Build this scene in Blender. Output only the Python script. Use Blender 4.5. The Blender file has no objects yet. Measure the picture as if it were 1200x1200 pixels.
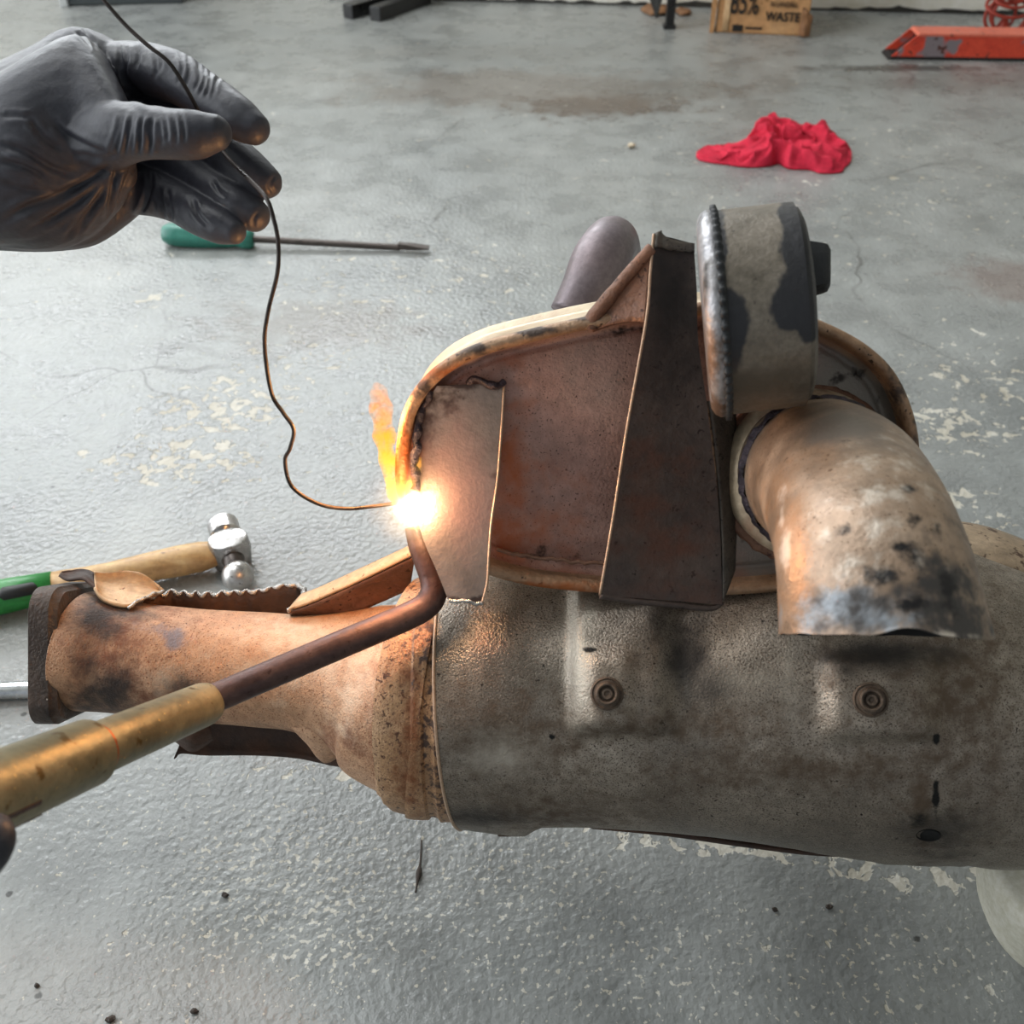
import bpy, bmesh, math, random
import numpy as np
from mathutils import Vector, noise as mnoise

random.seed(7)
rng = np.random.default_rng(7)
scene = bpy.context.scene
COL = scene.collection

# ------------------------------------------------------------------ camera
FPX = 1152.0
CAM_H = 0.52
PITCH = math.radians(40.0)
C0 = np.array([0.0, 0.0, CAM_H])
FW = np.array([0.0, math.cos(PITCH), -math.sin(PITCH)])
UP = np.array([0.0, math.sin(PITCH), math.cos(PITCH)])
RT = np.array([1.0, 0.0, 0.0])

cam_data = bpy.data.cameras.new('camera')
cam_data.sensor_width = 36.0
cam_data.sensor_height = 36.0
cam_data.lens = FPX / 1200.0 * 36.0
cam_data.clip_start = 0.01
cam_data.clip_end = 60.0
cam_data.dof.use_dof = True
cam_data.dof.focus_distance = 0.47
cam_data.dof.aperture_fstop = 16.0
cam = bpy.data.objects.new('camera', cam_data)
cam.location = C0
cam.rotation_euler = (math.radians(90.0) - PITCH, 0.0, 0.0)
COL.objects.link(cam)
scene.camera = cam

# ------------------------------------------------------------------ world and daylight
world = bpy.data.worlds.new('overcast')
scene.world = world
world.use_nodes = True
bg = world.node_tree.nodes['Background']
bg.inputs['Color'].default_value = (0.86, 0.93, 1.0, 1.0)
bg.inputs['Strength'].default_value = 0.42

def area_light(name, loc, target, sx, sy, power, color):
    l = bpy.data.lights.new(name, 'AREA')
    l.shape = 'RECTANGLE'
    l.size = sx
    l.size_y = sy
    l.energy = power
    l.color = color
    o = bpy.data.objects.new(name, l)
    o.location = loc
    o.rotation_euler = (Vector(target) - Vector(loc)).to_track_quat('-Z', 'Y').to_euler()
    COL.objects.link(o)
    return o

# daylight entering by the window in the far wall and by the open bay door on the left
area_light('window_daylight', (-1.36, 3.30, 1.62), (-1.1, 0.0, 1.2), 2.7, 1.5, 172.0, (0.93, 0.97, 1.0))
area_light('bay_door_daylight', (-3.1, 0.75, 1.35), (0.0, 0.75, 0.9), 3.4, 2.5, 110.0, (0.93, 0.97, 1.0))

# long ceiling lamp over the left of the bay
area_light('ceiling_lamp_light', (-1.3, 1.55, 2.62), (-1.3, 1.55, 0.0), 1.5, 1.5, 40.0, (0.96, 0.98, 1.0))

vs = scene.view_settings
scene.display_settings.display_device = 'sRGB'
vs.view_transform = 'Standard'
vs.look = 'None'
vs.gamma = 1.0
vs.use_curve_mapping = False
vs.exposure = 0.0
scene.cycles.max_bounces = 5
scene.cycles.diffuse_bounces = 4
scene.cycles.glossy_bounces = 3
scene.cycles.transmission_bounces = 2
scene.cycles.volume_bounces = 0

# ------------------------------------------------------------------ helpers
def P(px, py, d):
    """point seen at pixel (px, py) of the 1200 frame, d metres in front of the lens"""
    return C0 + d * FW + (px - 600.0) / FPX * d * RT - (py - 600.0) / FPX * d * UP

def proj(v):
    q = np.asarray(v) - C0
    d = q @ FW
    return 600 + FPX * (q @ RT) / d, 600 - FPX * (q @ UP) / d, d

def G(px, py, z=0.0):
    r = FW + (px - 600.0) / FPX * RT - (py - 600.0) / FPX * UP
    t = (z - C0[2]) / r[2]
    return C0 + t * r

def cv(x, y, d):
    return x * RT + y * UP + d * FW

def lin(c):
    if isinstance(c, str):
        c = c.lstrip('#')
        c = [int(c[i:i + 2], 16) / 255.0 for i in (0, 2, 4)]
        c = [v / 12.92 if v <= 0.04045 else ((v + 0.055) / 1.055) ** 2.4 for v in c]
    return (c[0], c[1], c[2], 1.0)

def catmull(pts, n, closed=False):
    p = np.asarray(pts, float)
    m = len(p)
    if m == 2 and not closed:
        t = np.linspace(0, 1, n)[:, None]
        return p[0] * (1 - t) + p[1] * t
    segs = m if closed else m - 1
    out = []
    ts = np.linspace(0, segs, n, endpoint=not closed)
    for t in ts:
        i = min(int(t), segs - 1)
        u = t - i
        if closed:
            a, b, c, d = p[(i - 1) % m], p[i % m], p[(i + 1) % m], p[(i + 2) % m]
        else:
            b, c = p[i], p[i + 1]
            a = p[i - 1] if i > 0 else 2 * b - c
            d = p[i + 2] if i + 2 < m else 2 * c - b
        out.append(0.5 * (2 * b + (c - a) * u + (2 * a - 5 * b + 4 * c - d) * u * u + (3 * b - a - 3 * c + d) * u ** 3))
    return np.array(out)

def lerp_poly(pts, n):
    p = np.asarray(pts, float)
    s = np.r_[0, np.cumsum(np.linalg.norm(np.diff(p[:, :2], axis=0), axis=1))]
    t = np.linspace(0, s[-1], n)
    return np.stack([np.interp(t, s, p[:, k]) for k in range(p.shape[1])], 1)

def nz(v, scale, seed=0.0):
    v = np.asarray(v)
    return np.array([mnoise.noise(Vector((a[0] * scale + seed, a[1] * scale - seed, a[2] * scale + 2.3 * seed))) for a in v.reshape(-1, 3)]).reshape(v.shape[:-1])

def empty(name, base, label=None, cat=None, group=None):
    o = bpy.data.objects.new(name, None)
    o.empty_display_size = 0.03
    o.location = base
    COL.objects.link(o)
    tag(o, label, cat, group)
    return o

def tag(o, label=None, cat=None, group=None, kind=None):
    if label: o['label'] = label
    if cat: o['category'] = cat
    if group: o['group'] = group
    if kind: o['kind'] = kind
    return o

def root_loc(p):
    while p.parent is not None:
        p = p.parent
    return np.array(p.location)

def mk(name, V, F, mat, parent=None, base=None, smooth=True, masks=None, bevel=0.0, smooth_angle=None):
    """one mesh object from world-space vertices"""
    V = np.asarray(V, float)
    if parent is not None:
        off = root_loc(parent)
    else:
        off = np.array(base if base is not None else (V[:, 0].mean(), V[:, 1].mean(), V[:, 2].min()))
    me = bpy.data.meshes.new(name)
    me.from_pydata((V - off).tolist(), [], [list(map(int, f)) for f in F])
    me.update()
    bm = bmesh.new()
    bm.from_mesh(me)
    bmesh.ops.recalc_face_normals(bm, faces=bm.faces)
    bm.to_mesh(me)
    bm.free()
    if smooth:
        me.polygons.foreach_set('use_smooth', [True] * len(me.polygons))
        if smooth_angle:
            me.set_sharp_from_angle(angle=math.radians(smooth_angle))
    if masks:
        px, py, _ = proj(V)
        for k, blobs in masks.items():
            m = np.zeros(len(V))
            for b in blobs:
                x, y, rx, ry = b[:4]
                s = b[4] if len(b) > 4 else 1.0
                a = math.radians(b[5]) if len(b) > 5 else 0.0
                dx, dy = px - x, py - y
                ex = (dx * math.cos(a) + dy * math.sin(a)) / rx
                ey = (-dx * math.sin(a) + dy * math.cos(a)) / ry
                m = np.maximum(m, s * np.exp(-0.7 * (ex * ex + ey * ey)))
            at = me.attributes.new(k, 'FLOAT', 'POINT')
            at.data.foreach_set('value', m.astype(np.float32))
    me.materials.append(mat)
    o = bpy.data.objects.new(name, me)
    COL.objects.link(o)
    if parent is not None:
        o.parent = parent
    else:
        o.location = off
    if bevel > 0:
        b = o.modifiers.new('bevel', 'BEVEL')
        b.width = bevel
        b.segments = 2
        b.limit_method = 'ANGLE'
    return o

def frames(path, ref=None):
    path = np.asarray(path, float)
    T = np.gradient(path, axis=0)
    T /= np.linalg.norm(T, axis=1)[:, None] + 1e-12
    r = np.array(ref if ref is not None else UP, float)
    if abs(r @ T[0]) > 0.95:
        r = FW
    n = r - (r @ T[0]) * T[0]
    n /= np.linalg.norm(n)
    N = [n]
    for i in range(1, len(path)):
        n = N[-1] - (N[-1] @ T[i]) * T[i]
        n /= np.linalg.norm(n)
        N.append(n)
    N = np.array(N)
    return T, N, np.cross(T, N)

def loft(rings, cap0=True, cap1=True, closed=True):
    rings = np.asarray(rings)
    n, m = rings.shape[:2]
    V = rings.reshape(-1, 3)
    F = []
    for i in range(n - 1):
        for j in range(m if closed else m - 1):
            k = (j + 1) % m
            F.append((i * m + j, i * m + k, (i + 1) * m + k, (i + 1) * m + j))
    if cap0: F.append(tuple(range(m)))
    if cap1: F.append(tuple((n - 1) * m + j for j in reversed(range(m))))
    return V, F

def tube_rings(path, rad, m=24, ref=None, rb=None, a0=0.0):
    path = np.asarray(path, float)
    rad = np.broadcast_to(np.asarray(rad, float), (len(path),))
    rb = rad if rb is None else np.broadcast_to(np.asarray(rb, float), (len(path),))
    T, N, B = frames(path, ref)
    a = np.linspace(0, 2 * math.pi, m, endpoint=False) + a0
    return path[:, None] + rad[:, None, None] * np.cos(a)[None, :, None] * N[:, None] + rb[:, None, None] * np.sin(a)[None, :, None] * B[:, None]

def stations(st, n):
    """(px,py,d,r_px) stations, resampled smoothly -> world path, radii"""
    s = catmull(st, n)
    path = np.array([P(a[0], a[1], a[2]) for a in s])
    rad = s[:, 3] * s[:, 2] / FPX
    return path, rad

def grid_mesh(Pg):
    n, m = Pg.shape[:2]
    F = [(i * m + j, i * m + j + 1, (i + 1) * m + j + 1, (i + 1) * m + j) for i in range(n - 1) for j in range(m - 1)]
    return Pg.reshape(-1, 3), F

def solid_grid(Pg, th):
    """thick sheet from a grid of points"""
    n, m = Pg.shape[:2]
    du = np.gradient(Pg, axis=0)
    dv = np.gradient(Pg, axis=1)
    N = np.cross(du, dv)
    N /= np.linalg.norm(N, axis=2)[:, :, None] + 1e-12
    A = (Pg + N * th / 2).reshape(-1, 3)
    B = (Pg - N * th / 2).reshape(-1, 3)
    k = n * m
    F = []
    for i in range(n - 1):
        for j in range(m - 1):
            q = (i * m + j, i * m + j + 1, (i + 1) * m + j + 1, (i + 1) * m + j)
            F.append(q)
            F.append(tuple(k + x for x in reversed(q)))
    bd = [j for j in range(m)] + [i * m + m - 1 for i in range(1, n)] + [(n - 1) * m + j for j in range(m - 2, -1, -1)] + [i * m for i in range(n - 2, 0, -1)]
    for a, b in zip(bd, bd[1:] + bd[:1]):
        F.append((b, a, k + a, k + b))
    return np.vstack([A, B]), F

def ruled(e0, e1, n, m, bulge=0.0, smooth=True):
    """grid between two pixel edges with depths; bulge pushes the middle towards the lens"""
    f = (lambda p, k: catmull(p, k)) if smooth else lerp_poly
    A, B = f(e0, n), f(e1, n)
    out = np.zeros((n, m, 3))
    for j in range(m):
        t = j / (m - 1)
        q = A * (1 - t) + B * t
        q[:, 2] -= bulge * 4 * t * (1 - t)
        out[:, j] = np.array([P(*r) for r in q])
    return out

def box_verts(c, ax, ay, az, sx, sy, sz):
    c = np.asarray(c, float)
    V = [c + sx * i * ax + sy * j * ay + sz * k * az for k in (-1, 1) for j in (-1, 1) for i in (-1, 1)]
    F = [(0, 1, 3, 2), (4, 6, 7, 5), (0, 4, 5, 1), (2, 3, 7, 6), (0, 2, 6, 4), (1, 5, 7, 3)]
    return np.array(V), F

# ------------------------------------------------------------------ materials
def new_mat(name):
    m = bpy.data.materials.new(name)
    m.use_nodes = True
    nt = m.node_tree
    nt.nodes.clear()
    out = nt.nodes.new('ShaderNodeOutputMaterial')
    return m, nt, out

class NB:
    def __init__(self, nt):
        self.nt = nt
    def n(self, t, **kw):
        x = self.nt.nodes.new(t)
        for k, v in kw.items():
            setattr(x, k, v)
        return x
    def link(self, a, b):
        self.nt.links.new(a, b)
    def noise(self, vec, scale, detail=4.0, rough=0.55, dist=0.0):
        x = self.n('ShaderNodeTexNoise')
        x.inputs['Scale'].default_value = scale
        x.inputs['Detail'].default_value = detail
        x.inputs['Roughness'].default_value = rough
        x.inputs['Distortion'].default_value = dist
        self.link(vec, x.inputs['Vector'])
        return x.outputs['Fac']
    def ramp(self, fac, stops, interp='LINEAR'):
        x = self.n('ShaderNodeValToRGB')
        x.color_ramp.interpolation = interp
        el = x.color_ramp.elements
        while len(el) < len(stops): el.new(0.5)
        for e, (p, c) in zip(el, stops):
            e.position = p
            e.color = lin(c)
        self.link(fac, x.inputs['Fac'])
        return x.outputs['Color']
    def math(self, op, a, b=None, c=None, clamp=False):
        x = self.n('ShaderNodeMath', operation=op, use_clamp=clamp)
        for i, v in enumerate((a, b, c)):
            if v is None: continue
            if isinstance(v, (int, float)): x.inputs[i].default_value = v
            else: self.link(v, x.inputs[i])
        return x.outputs[0]
    def mix(self, fac, a, b, mode='MIX'):
        x = self.n('ShaderNodeMix', data_type='RGBA', blend_type=mode)
        if isinstance(fac, (int, float)): x.inputs[0].default_value = fac
        else: self.link(fac, x.inputs[0])
        for i, v in ((6, a), (7, b)):
            if isinstance(v, (str, tuple, list)): x.inputs[i].default_value = lin(v)
            else: self.link(v, x.inputs[i])
        return x.outputs[2]
    def mapr(self, v, a, b, c=0.0, d=1.0, smooth=True):
        x = self.n('ShaderNodeMapRange')
        if smooth: x.interpolation_type = 'SMOOTHSTEP'
        x.inputs[1].default_value = a
        x.inputs[2].default_value = b
        x.inputs[3].default_value = c
        x.inputs[4].default_value = d
        self.link(v, x.inputs[0])
        return x.outputs[0]

def surface_mat(name, cols, scale=30.0, rough=0.5, metallic=0.0, layers=(), specks=(), bump=0.15, bump_scale=400.0, stretch=None, rough_var=0.15, coat=0.0, spec=0.5):
    """procedural worn surface: noise mottling, painted stains (mesh attributes), speckle, fine relief.
    layers: (attribute, colour, roughness, noise scale, noise amount, edge softness)
    specks: (colour, scale, threshold, softness)"""
    m, nt, out = new_mat(name)
    b = NB(nt)
    tc = b.n('ShaderNodeTexCoord').outputs['Object']
    if stretch:
        mp = b.n('ShaderNodeMapping')
        mp.inputs['Scale'].default_value = stretch
        b.link(tc, mp.inputs['Vector'])
        vec = mp.outputs['Vector']
    else:
        vec = tc
    n1 = b.noise(vec, scale, 4.0, 0.6, 0.3)
    k = len(cols)
    stops = [(0.3 + 0.4 * i / max(k - 1, 1), c) for i, c in enumerate(cols)]
    colr = b.ramp(n1, stops) if k > 1 else None
    if colr is None:
        rgb = b.n('ShaderNodeRGB')
        rgb.outputs[0].default_value = lin(cols[0])
        colr = rgb.outputs[0]
    n2 = b.noise(tc, scale * 9, 3.0, 0.65)
    colr = b.mix(0.35, colr, b.ramp(n2, [(0.3, (0.25, 0.25, 0.25)), (0.7, (0.8, 0.8, 0.8))]), 'OVERLAY')
    r = b.mapr(n1, 0.3, 0.7, rough - rough_var, rough + rough_var)
    met = None
    for (c, sc, th, so) in specks:
        s = b.mapr(b.noise(tc, sc, 2.0, 0.6), th - so, th + so)
        colr = b.mix(s, colr, c)
    for (attr, c, lr, ns, na, soft) in layers:
        a = b.n('ShaderNodeAttribute', attribute_name=attr)
        f = b.math('ADD', a.outputs['Fac'], b.math('MULTIPLY', b.math('SUBTRACT', b.noise(tc, ns, 3.0, 0.65), 0.5), na * 2.2))
        f = b.math('MULTIPLY', b.mapr(f, 0.5 - soft, 0.5 + soft), b.mapr(a.outputs['Fac'], 0.0, 0.12))
        colr = b.mix(f, colr, c)
        mm = b.n('ShaderNodeMix', data_type='FLOAT')
        b.link(f, mm.inputs[0]); b.link(r, mm.inputs[2]); mm.inputs[3].default_value = lr
        r = mm.outputs[0]
    p = b.n('ShaderNodeBsdfPrincipled')
    b.link(colr, p.inputs['Base Color'])
    b.link(r, p.inputs['Roughness'])
    p.inputs['Metallic'].default_value = metallic
    p.inputs['Specular IOR Level'].default_value = spec
    if coat: p.inputs['Coat Weight'].default_value = coat
    if bump:
        bp = b.n('ShaderNodeBump')
        bp.inputs['Strength'].default_value = bump
        bp.inputs['Distance'].default_value = 0.002
        b.link(b.math('ADD', b.noise(tc, bump_scale, 2.0, 0.6), b.math('MULTIPLY', n2, 0.6)), bp.inputs['Height'])
        b.link(bp.outputs['Normal'], p.inputs['Normal'])
    b.link(p.outputs[0], out.inputs['Surface'])
    return m

def plain_mat(name, c, rough=0.5, metallic=0.0, spec=0.5):
    return surface_mat(name, [c], rough=rough, metallic=metallic, bump=0.05, rough_var=0.04, spec=spec)

M_WALL = surface_mat('wall_paint', ['#d9d5c6', '#e4e1d6', '#cfcabb'], scale=4, rough=0.7, bump=0.1, bump_scale=90)
M_DIRT = surface_mat('wall_foot_dirt', ['#1d1c1a', '#3a3833'], scale=40, rough=0.8, bump=0.3)
M_CEIL = plain_mat('ceiling_paint', '#b9b9b4', 0.8)
M_FRAME = plain_mat('window_frame_paint', '#8d8f8e', 0.5)

# ------------------------------------------------------------------ floor
def floor_mat():
    m, nt, out = new_mat('grey_painted_concrete')
    b = NB(nt)
    tc = b.n('ShaderNodeNewGeometry').outputs['Position']
    big = b.noise(tc, 2.2, 5.0, 0.6)
    mid = b.noise(tc, 14.0, 5.0, 0.65)
    col = b.ramp(big, [(0.3, '#818483'), (0.5, '#8b8d8b'), (0.7, '#959693')])
    col = b.mix(0.75, col, b.ramp(mid, [(0.3, (0.33, 0.33, 0.33)), (0.7, (0.66, 0.66, 0.66))]), 'OVERLAY')
    sep = b.n('ShaderNodeSeparateXYZ'); b.link(tc, sep.inputs[0])
    n12 = b.noise(tc, 13.0, 4.0, 0.7)
    n28 = b.noise(tc, 28.0, 4.0, 0.7)
    def blob(px, py, rx, ry, ns, amt, soft=0.2, ang=0.0):
        c = G(px, py)
        dx = b.math('SUBTRACT', sep.outputs[0], float(c[0]))
        dy = b.math('SUBTRACT', sep.outputs[1], float(c[1]))
        ca, sa = math.cos(ang), math.sin(ang)
        ex = b.math('DIVIDE', b.math('ADD', b.math('MULTIPLY', dx, ca), b.math('MULTIPLY', dy, sa)), rx)
        ey = b.math('DIVIDE', b.math('SUBTRACT', b.math('MULTIPLY', dy, ca), b.math('MULTIPLY', dx, sa)), ry)
        r = b.math('SQRT', b.math('ADD', b.math('MULTIPLY', ex, ex), b.math('MULTIPLY', ey, ey)))
        src = n12 if ns < 18 else n28
        nn = b.math('MULTIPLY', b.math('SUBTRACT', src, 0.5), amt)
        return b.mapr(b.math('ADD', r, nn), 1.0 + soft, 1.0 - soft)
    # brown oily stains
    for (px, py, rx, ry, ns, amt, op, c) in [
            (700, 124, 0.13, 0.055, 30, 3.0, 0.85, '#54463b'), (610, 104, 0.26, 0.10, 14, 2.6, 0.5, '#6b5c50'),
            (790, 106, 0.12, 0.05, 20, 2.4, 0.35, '#5c554d'), (370, 380, 0.10, 0.05, 40, 3.0, 0.5, '#6d6358'),
            (560, 62, 0.25, 0.05, 14, 2.2, 0.25, '#6f6a63'), (1050, 80, 0.14, 0.018, 20, 2.0, 0.8, '#38332f'),
            (1120, 96, 0.22, 0.06, 20, 2.0, 0.4, '#5a534d'), (960, 60, 0.06, 0.04, 30, 2.2, 0.3, '#555'), 
            (1190, 330, 0.06, 0.05, 30, 2.5, 0.4, '#7a5a50')]:
        if c == '#555': c = '#555555'
        f = b.math('MULTIPLY', blob(px, py, rx, ry, ns, amt, 0.5), op)
        col = b.mix(f, col, c)
    # pale chips where the paint has gone
    def soft(px, py, rx, ry):
        c = G(px, py)
        ex = b.math('DIVIDE', b.math('SUBTRACT', sep.outputs[0], float(c[0])), rx)
        ey = b.math('DIVIDE', b.math('SUBTRACT', sep.outputs[1], float(c[1])), ry)
        r = b.math('SQRT', b.math('ADD', b.math('MULTIPLY', ex, ex), b.math('MULTIPLY', ey, ey)))
        return b.mapr(r, 1.5, 0.2)
    amt = None
    for (px, py, rx, ry, k) in [(265, 475, .075, .06, 1.0), (215, 540, .08, .045, 1.0), (1115, 500, .06, .04, 1.0), (1150, 450, .09, .10, .6), (185, 350, .03, .02, .9), (330, 440, .08, .08, .6),
                                (800, 978, .06, .012, 1.25), (870, 990, .05, .010, 1.25), (940, 1000, .06, .008, 1.1), (1080, 1028, .06, .008, 1.0), (845, 277, .012, .012, 1.0), (430, 350, .14, .10, .45), (390, 902, .05, .010, .9), (1000, 200, .3, .3, .3), (1110, 600, .05, .05, .8), (480, 330, .2, .15, .35)]:
        f = b.math('MULTIPLY', soft(px, py, rx, ry), k)
        amt = f if amt is None else b.math('MAXIMUM', amt, f)
    fine = b.noise(tc, 75.0, 4.0, 0.62, 0.4)
    chips = b.mapr(b.math('ADD', fine, b.math('MULTIPLY', amt, 0.17)), 0.665, 0.695)
    # worn pale tips of the orange-peel, in patches near the lens
    near = None
    for (px, py, rx, ry, k) in [(330, 1040, .10, .075, 1.0), (390, 1080, .05, .05, 1.1), (800, 1130, .2, .05, .75), (560, 1040, .12, .06, .8), (1000, 1130, .14, .05, .7), (150, 960, .1, .06, .5)]:
        f = b.math('MULTIPLY', soft(px, py, rx, ry), k)
        near = f if near is None else b.math('MAXIMUM', near, f)
    dots = b.mapr(b.math('ADD', b.noise(tc, 270.0, 2.0, 0.5), b.math('MULTIPLY', near, 0.148)), 0.72, 0.765)
    pale = b.math('MAXIMUM', b.math('MULTIPLY', chips, 0.9), b.math('MULTIPLY', dots, 0.8))
    col = b.mix(pale, col, b.ramp(mid, [(0.35, '#b3ab99'), (0.65, '#d6d2c7')]))
    # dark grit
    gr = b.n('ShaderNodeTexVoronoi', feature='F1'); gr.inputs['Scale'].default_value = 38.0
    b.link(tc, gr.inputs['Vector'])
    sg = b.n('ShaderNodeSeparateColor'); b.link(gr.outputs['Color'], sg.inputs[0])
    grit = b.math('MULTIPLY', b.mapr(b.math('ADD', gr.outputs['Distance'], b.math('MULTIPLY', b.noise(tc, 300, 2), 0.12)), 0.15, 0.10), b.mapr(sg.outputs[1], 0.58, 0.62))
    col = b.mix(b.math('MULTIPLY', grit, 0.8), col, '#2b2a28')
    # hairline cracks
    wv = b.n('ShaderNodeTexVoronoi', feature='DISTANCE_TO_EDGE'); wv.inputs['Scale'].default_value = 1.7
    dm = b.n('ShaderNodeVectorMath', operation='MULTIPLY_ADD')
    nn = b.n('ShaderNodeTexNoise'); nn.inputs['Scale'].default_value = 9.0; b.link(tc, nn.inputs['Vector'])
    b.link(nn.outputs['Color'], dm.inputs[0]); dm.inputs[1].default_value = (0.12, 0.12, 0.0); b.link(tc, dm.inputs[2])
    b.link(dm.outputs[0], wv.inputs['Vector'])
    crack = b.math('MULTIPLY', b.mapr(wv.outputs['Distance'], 0.0045, 0.001), b.mapr(b.noise(tc, 3.0), 0.5, 0.62))
    col = b.mix(b.math('MULTIPLY', crack, 0.6), col, '#4b4a47')
    p = b.n('ShaderNodeBsdfPrincipled')
    b.link(col, p.inputs['Base Color'])
    r = b.mapr(mid, 0.3, 0.7, 0.22, 0.36)
    r2 = b.math('ADD', r, b.math('MULTIPLY', pale, 0.3))
    b.link(r2, p.inputs['Roughness'])
    # orange-peel relief
    peel = b.n('ShaderNodeTexVoronoi', feature='SMOOTH_F1'); peel.inputs['Scale'].default_value = 250.0
    b.link(tc, peel.inputs['Vector'])
    h = b.math('ADD', b.math('MULTIPLY', peel.outputs['Distance'], -0.35), b.math('MULTIPLY', b.noise(tc, 210.0, 3.0, 0.5), 1.2))
    h = b.math('SUBTRACT', h, b.math('MULTIPLY', chips, 0.5))
    h = b.math('ADD', h, b.math('MULTIPLY', b.noise(tc, 12.0, 3.0), 0.9))
    bp = b.n('ShaderNodeBump')
    bp.inputs['Strength'].default_value = 0.78
    bp.inputs['Distance'].default_value = 0.0011
    b.link(h, bp.inputs['Height'])
    b.link(bp.outputs['Normal'], p.inputs['Normal'])
    b.link(p.outputs[0], out.inputs['Surface'])
    return m

M_FLOOR = floor_mat()
V, F = box_verts((0, 0.8, -0.05), RT, np.array([0, 1.0, 0]), np.array([0, 0, 1.0]), 3.2, 3.4, 0.05)
o = mk('floor', V, F, M_FLOOR, base=(0, 0, 0), smooth=False); tag(o, kind='structure')

# far wall: foot line seen from (500,0) to (1200,18)
wa, wb = G(500, 0), G(1200, 18)
wdir = (wb - wa) / np.linalg.norm(wb - wa)
wnor = np.array([-wdir[1], wdir[0], 0.0])
ZV = np.array([0, 0, 1.0])
def wall_slab(name, x0, x1, z0, z1):
    p0 = wa + wdir * ((x0 - wa[0]) / wdir[0])
    p1 = wa + wdir * ((x1 - wa[0]) / wdir[0])
    c = (p0 + p1) / 2 + wnor * 0.06 + ZV * (z0 + z1) / 2
    return box_verts(c, wdir, wnor, ZV, np.linalg.norm(p1 - p0) / 2, 0.06, (z1 - z0) / 2)
WX0, WX1, WZ0, WZ1 = -2.7, -0.05, 0.85, 2.3
VV, FF = [], []
for r in [(-3.1, WX0, 0, 2.7), (WX1, 3.1, 0, 2.7), (WX0, WX1, 0, WZ0), (WX0, WX1, WZ1, 2.7)]:
    v, f = wall_slab('w', *r)
    FF += [tuple(i + 8 * len(VV) for i in q) for q in f]
    VV.append(v)
wall_back = mk('wall_back', np.vstack(VV), FF, M_WALL, base=(0, wa[1], 0), smooth=False); tag(wall_back, kind='structure')
# ragged dirt line at the foot of the wall
n = 260
xs = np.linspace(-0.4, 2.6, n)
low, hi = [], []
for x in xs:
    p = wa + wdir * ((x - wa[0]) / wdir[0]) - wnor * 0.0015
    hgt = 0.004 + 0.012 * max(0.0, mnoise.noise(Vector((x * 14, 0.3, 0)))) + 0.008 * max(0, mnoise.noise(Vector((x * 45, 2.3, 0))))
    low.append(p); hi.append(p + ZV * hgt)
V, F = solid_grid(np.stack([np.array(low), np.array(hi)], 1), 0.003)
mk('dirt_line', V, F, M_DIRT, wall_back, smooth=False)
# window in the far wall: frame and mullions
wf = []
VV, FF = [], []
for r in [(WX0, WX1, WZ0, WZ0 + 0.05), (WX0, WX1, WZ1 - 0.05, WZ1), (WX0, WX0 + 0.05, WZ0, WZ1), (WX1 - 0.05, WX1, WZ0, WZ1),
          (-1.83, -1.79, WZ0, WZ1), (-.94, -.90, WZ0, WZ1), (WX0, WX1, 1.55, 1.59)]:
    v, f = wall_slab('w', *r)
    FF += [tuple(i + 8 * len(VV) for i in q) for q in f]
    VV.append(v)
o = mk('window_1', np.vstack(VV), FF, M_FRAME, base=(-1.6, wa[1], WZ0), smooth=False); tag(o, kind='structure')
# left wall with the open bay door, right wall, ceiling
Y1 = np.array([0, 1.0, 0])
VV, FF = [], []
for (y0, y1, z0, z1) in [(-2.6, -0.95, 0, 2.7), (2.45, 3.6, 0, 2.7), (-0.95, 2.45, 2.55, 2.7)]:
    v, f = box_verts((-2.95, (y0 + y1) / 2, (z0 + z1) / 2), RT, Y1, ZV, 0.06, (y1 - y0) / 2, (z1 - z0) / 2)
    FF += [tuple(i + 8 * len(VV) for i in q) for q in f]
    VV.append(v)
o = mk('wall_left', np.vstack(VV), FF, M_WALL, base=(-2.95, 0, 0), smooth=False); tag(o, kind='structure')
V, F = box_verts((3.1, 0.5, 1.35), RT, Y1, ZV, 0.06, 3.1, 1.35)
o = mk('wall_right', V, F, M_WALL, base=(3.1, 0, 0), smooth=False); tag(o, kind='structure')
V, F = box_verts((0.05, 0.5, 2.76), RT, Y1, ZV, 3.1, 3.1, 0.06)
o = mk('ceiling', V, F, M_CEIL, base=(0, 0, 2.7), smooth=False); tag(o, kind='structure')

# ------------------------------------------------------------------ the exhaust assembly
M_SHELL = surface_mat('heat_worn_shell_steel', ['#6f665c', '#8a8074', '#a59b8e'], scale=22, rough=0.37, metallic=0.6,
    layers=[('rust', '#5d4e40', 0.6, 140, 1.0, 0.6), ('heat', '#b07a35', 0.5, 110, 0.8, 0.45), ('pale', '#a39b8e', 0.38, 120, 0.5, 0.5), ('soot', '#2f2c2a', 0.6, 60, 0.5, 0.5), ('tar', '#161514', 0.5, 120, 0.5, 0.15)],
    specks=[('#574d44', 1400, 0.58, 0.08), ('#2f2823', 330, 0.70, 0.02), ('#a39b90', 1700, 0.66, 0.05)], bump=0.25, bump_scale=900, rough_var=0.1)
M_TANSHELL = surface_mat('tan_shell_steel', ['#6f5f4e', '#8d7a64', '#a08c74'], scale=30, rough=0.5, metallic=0.3,
    specks=[('#4a3527', 180, 0.62, 0.04)], bump=0.2, bump_scale=700)
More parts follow.
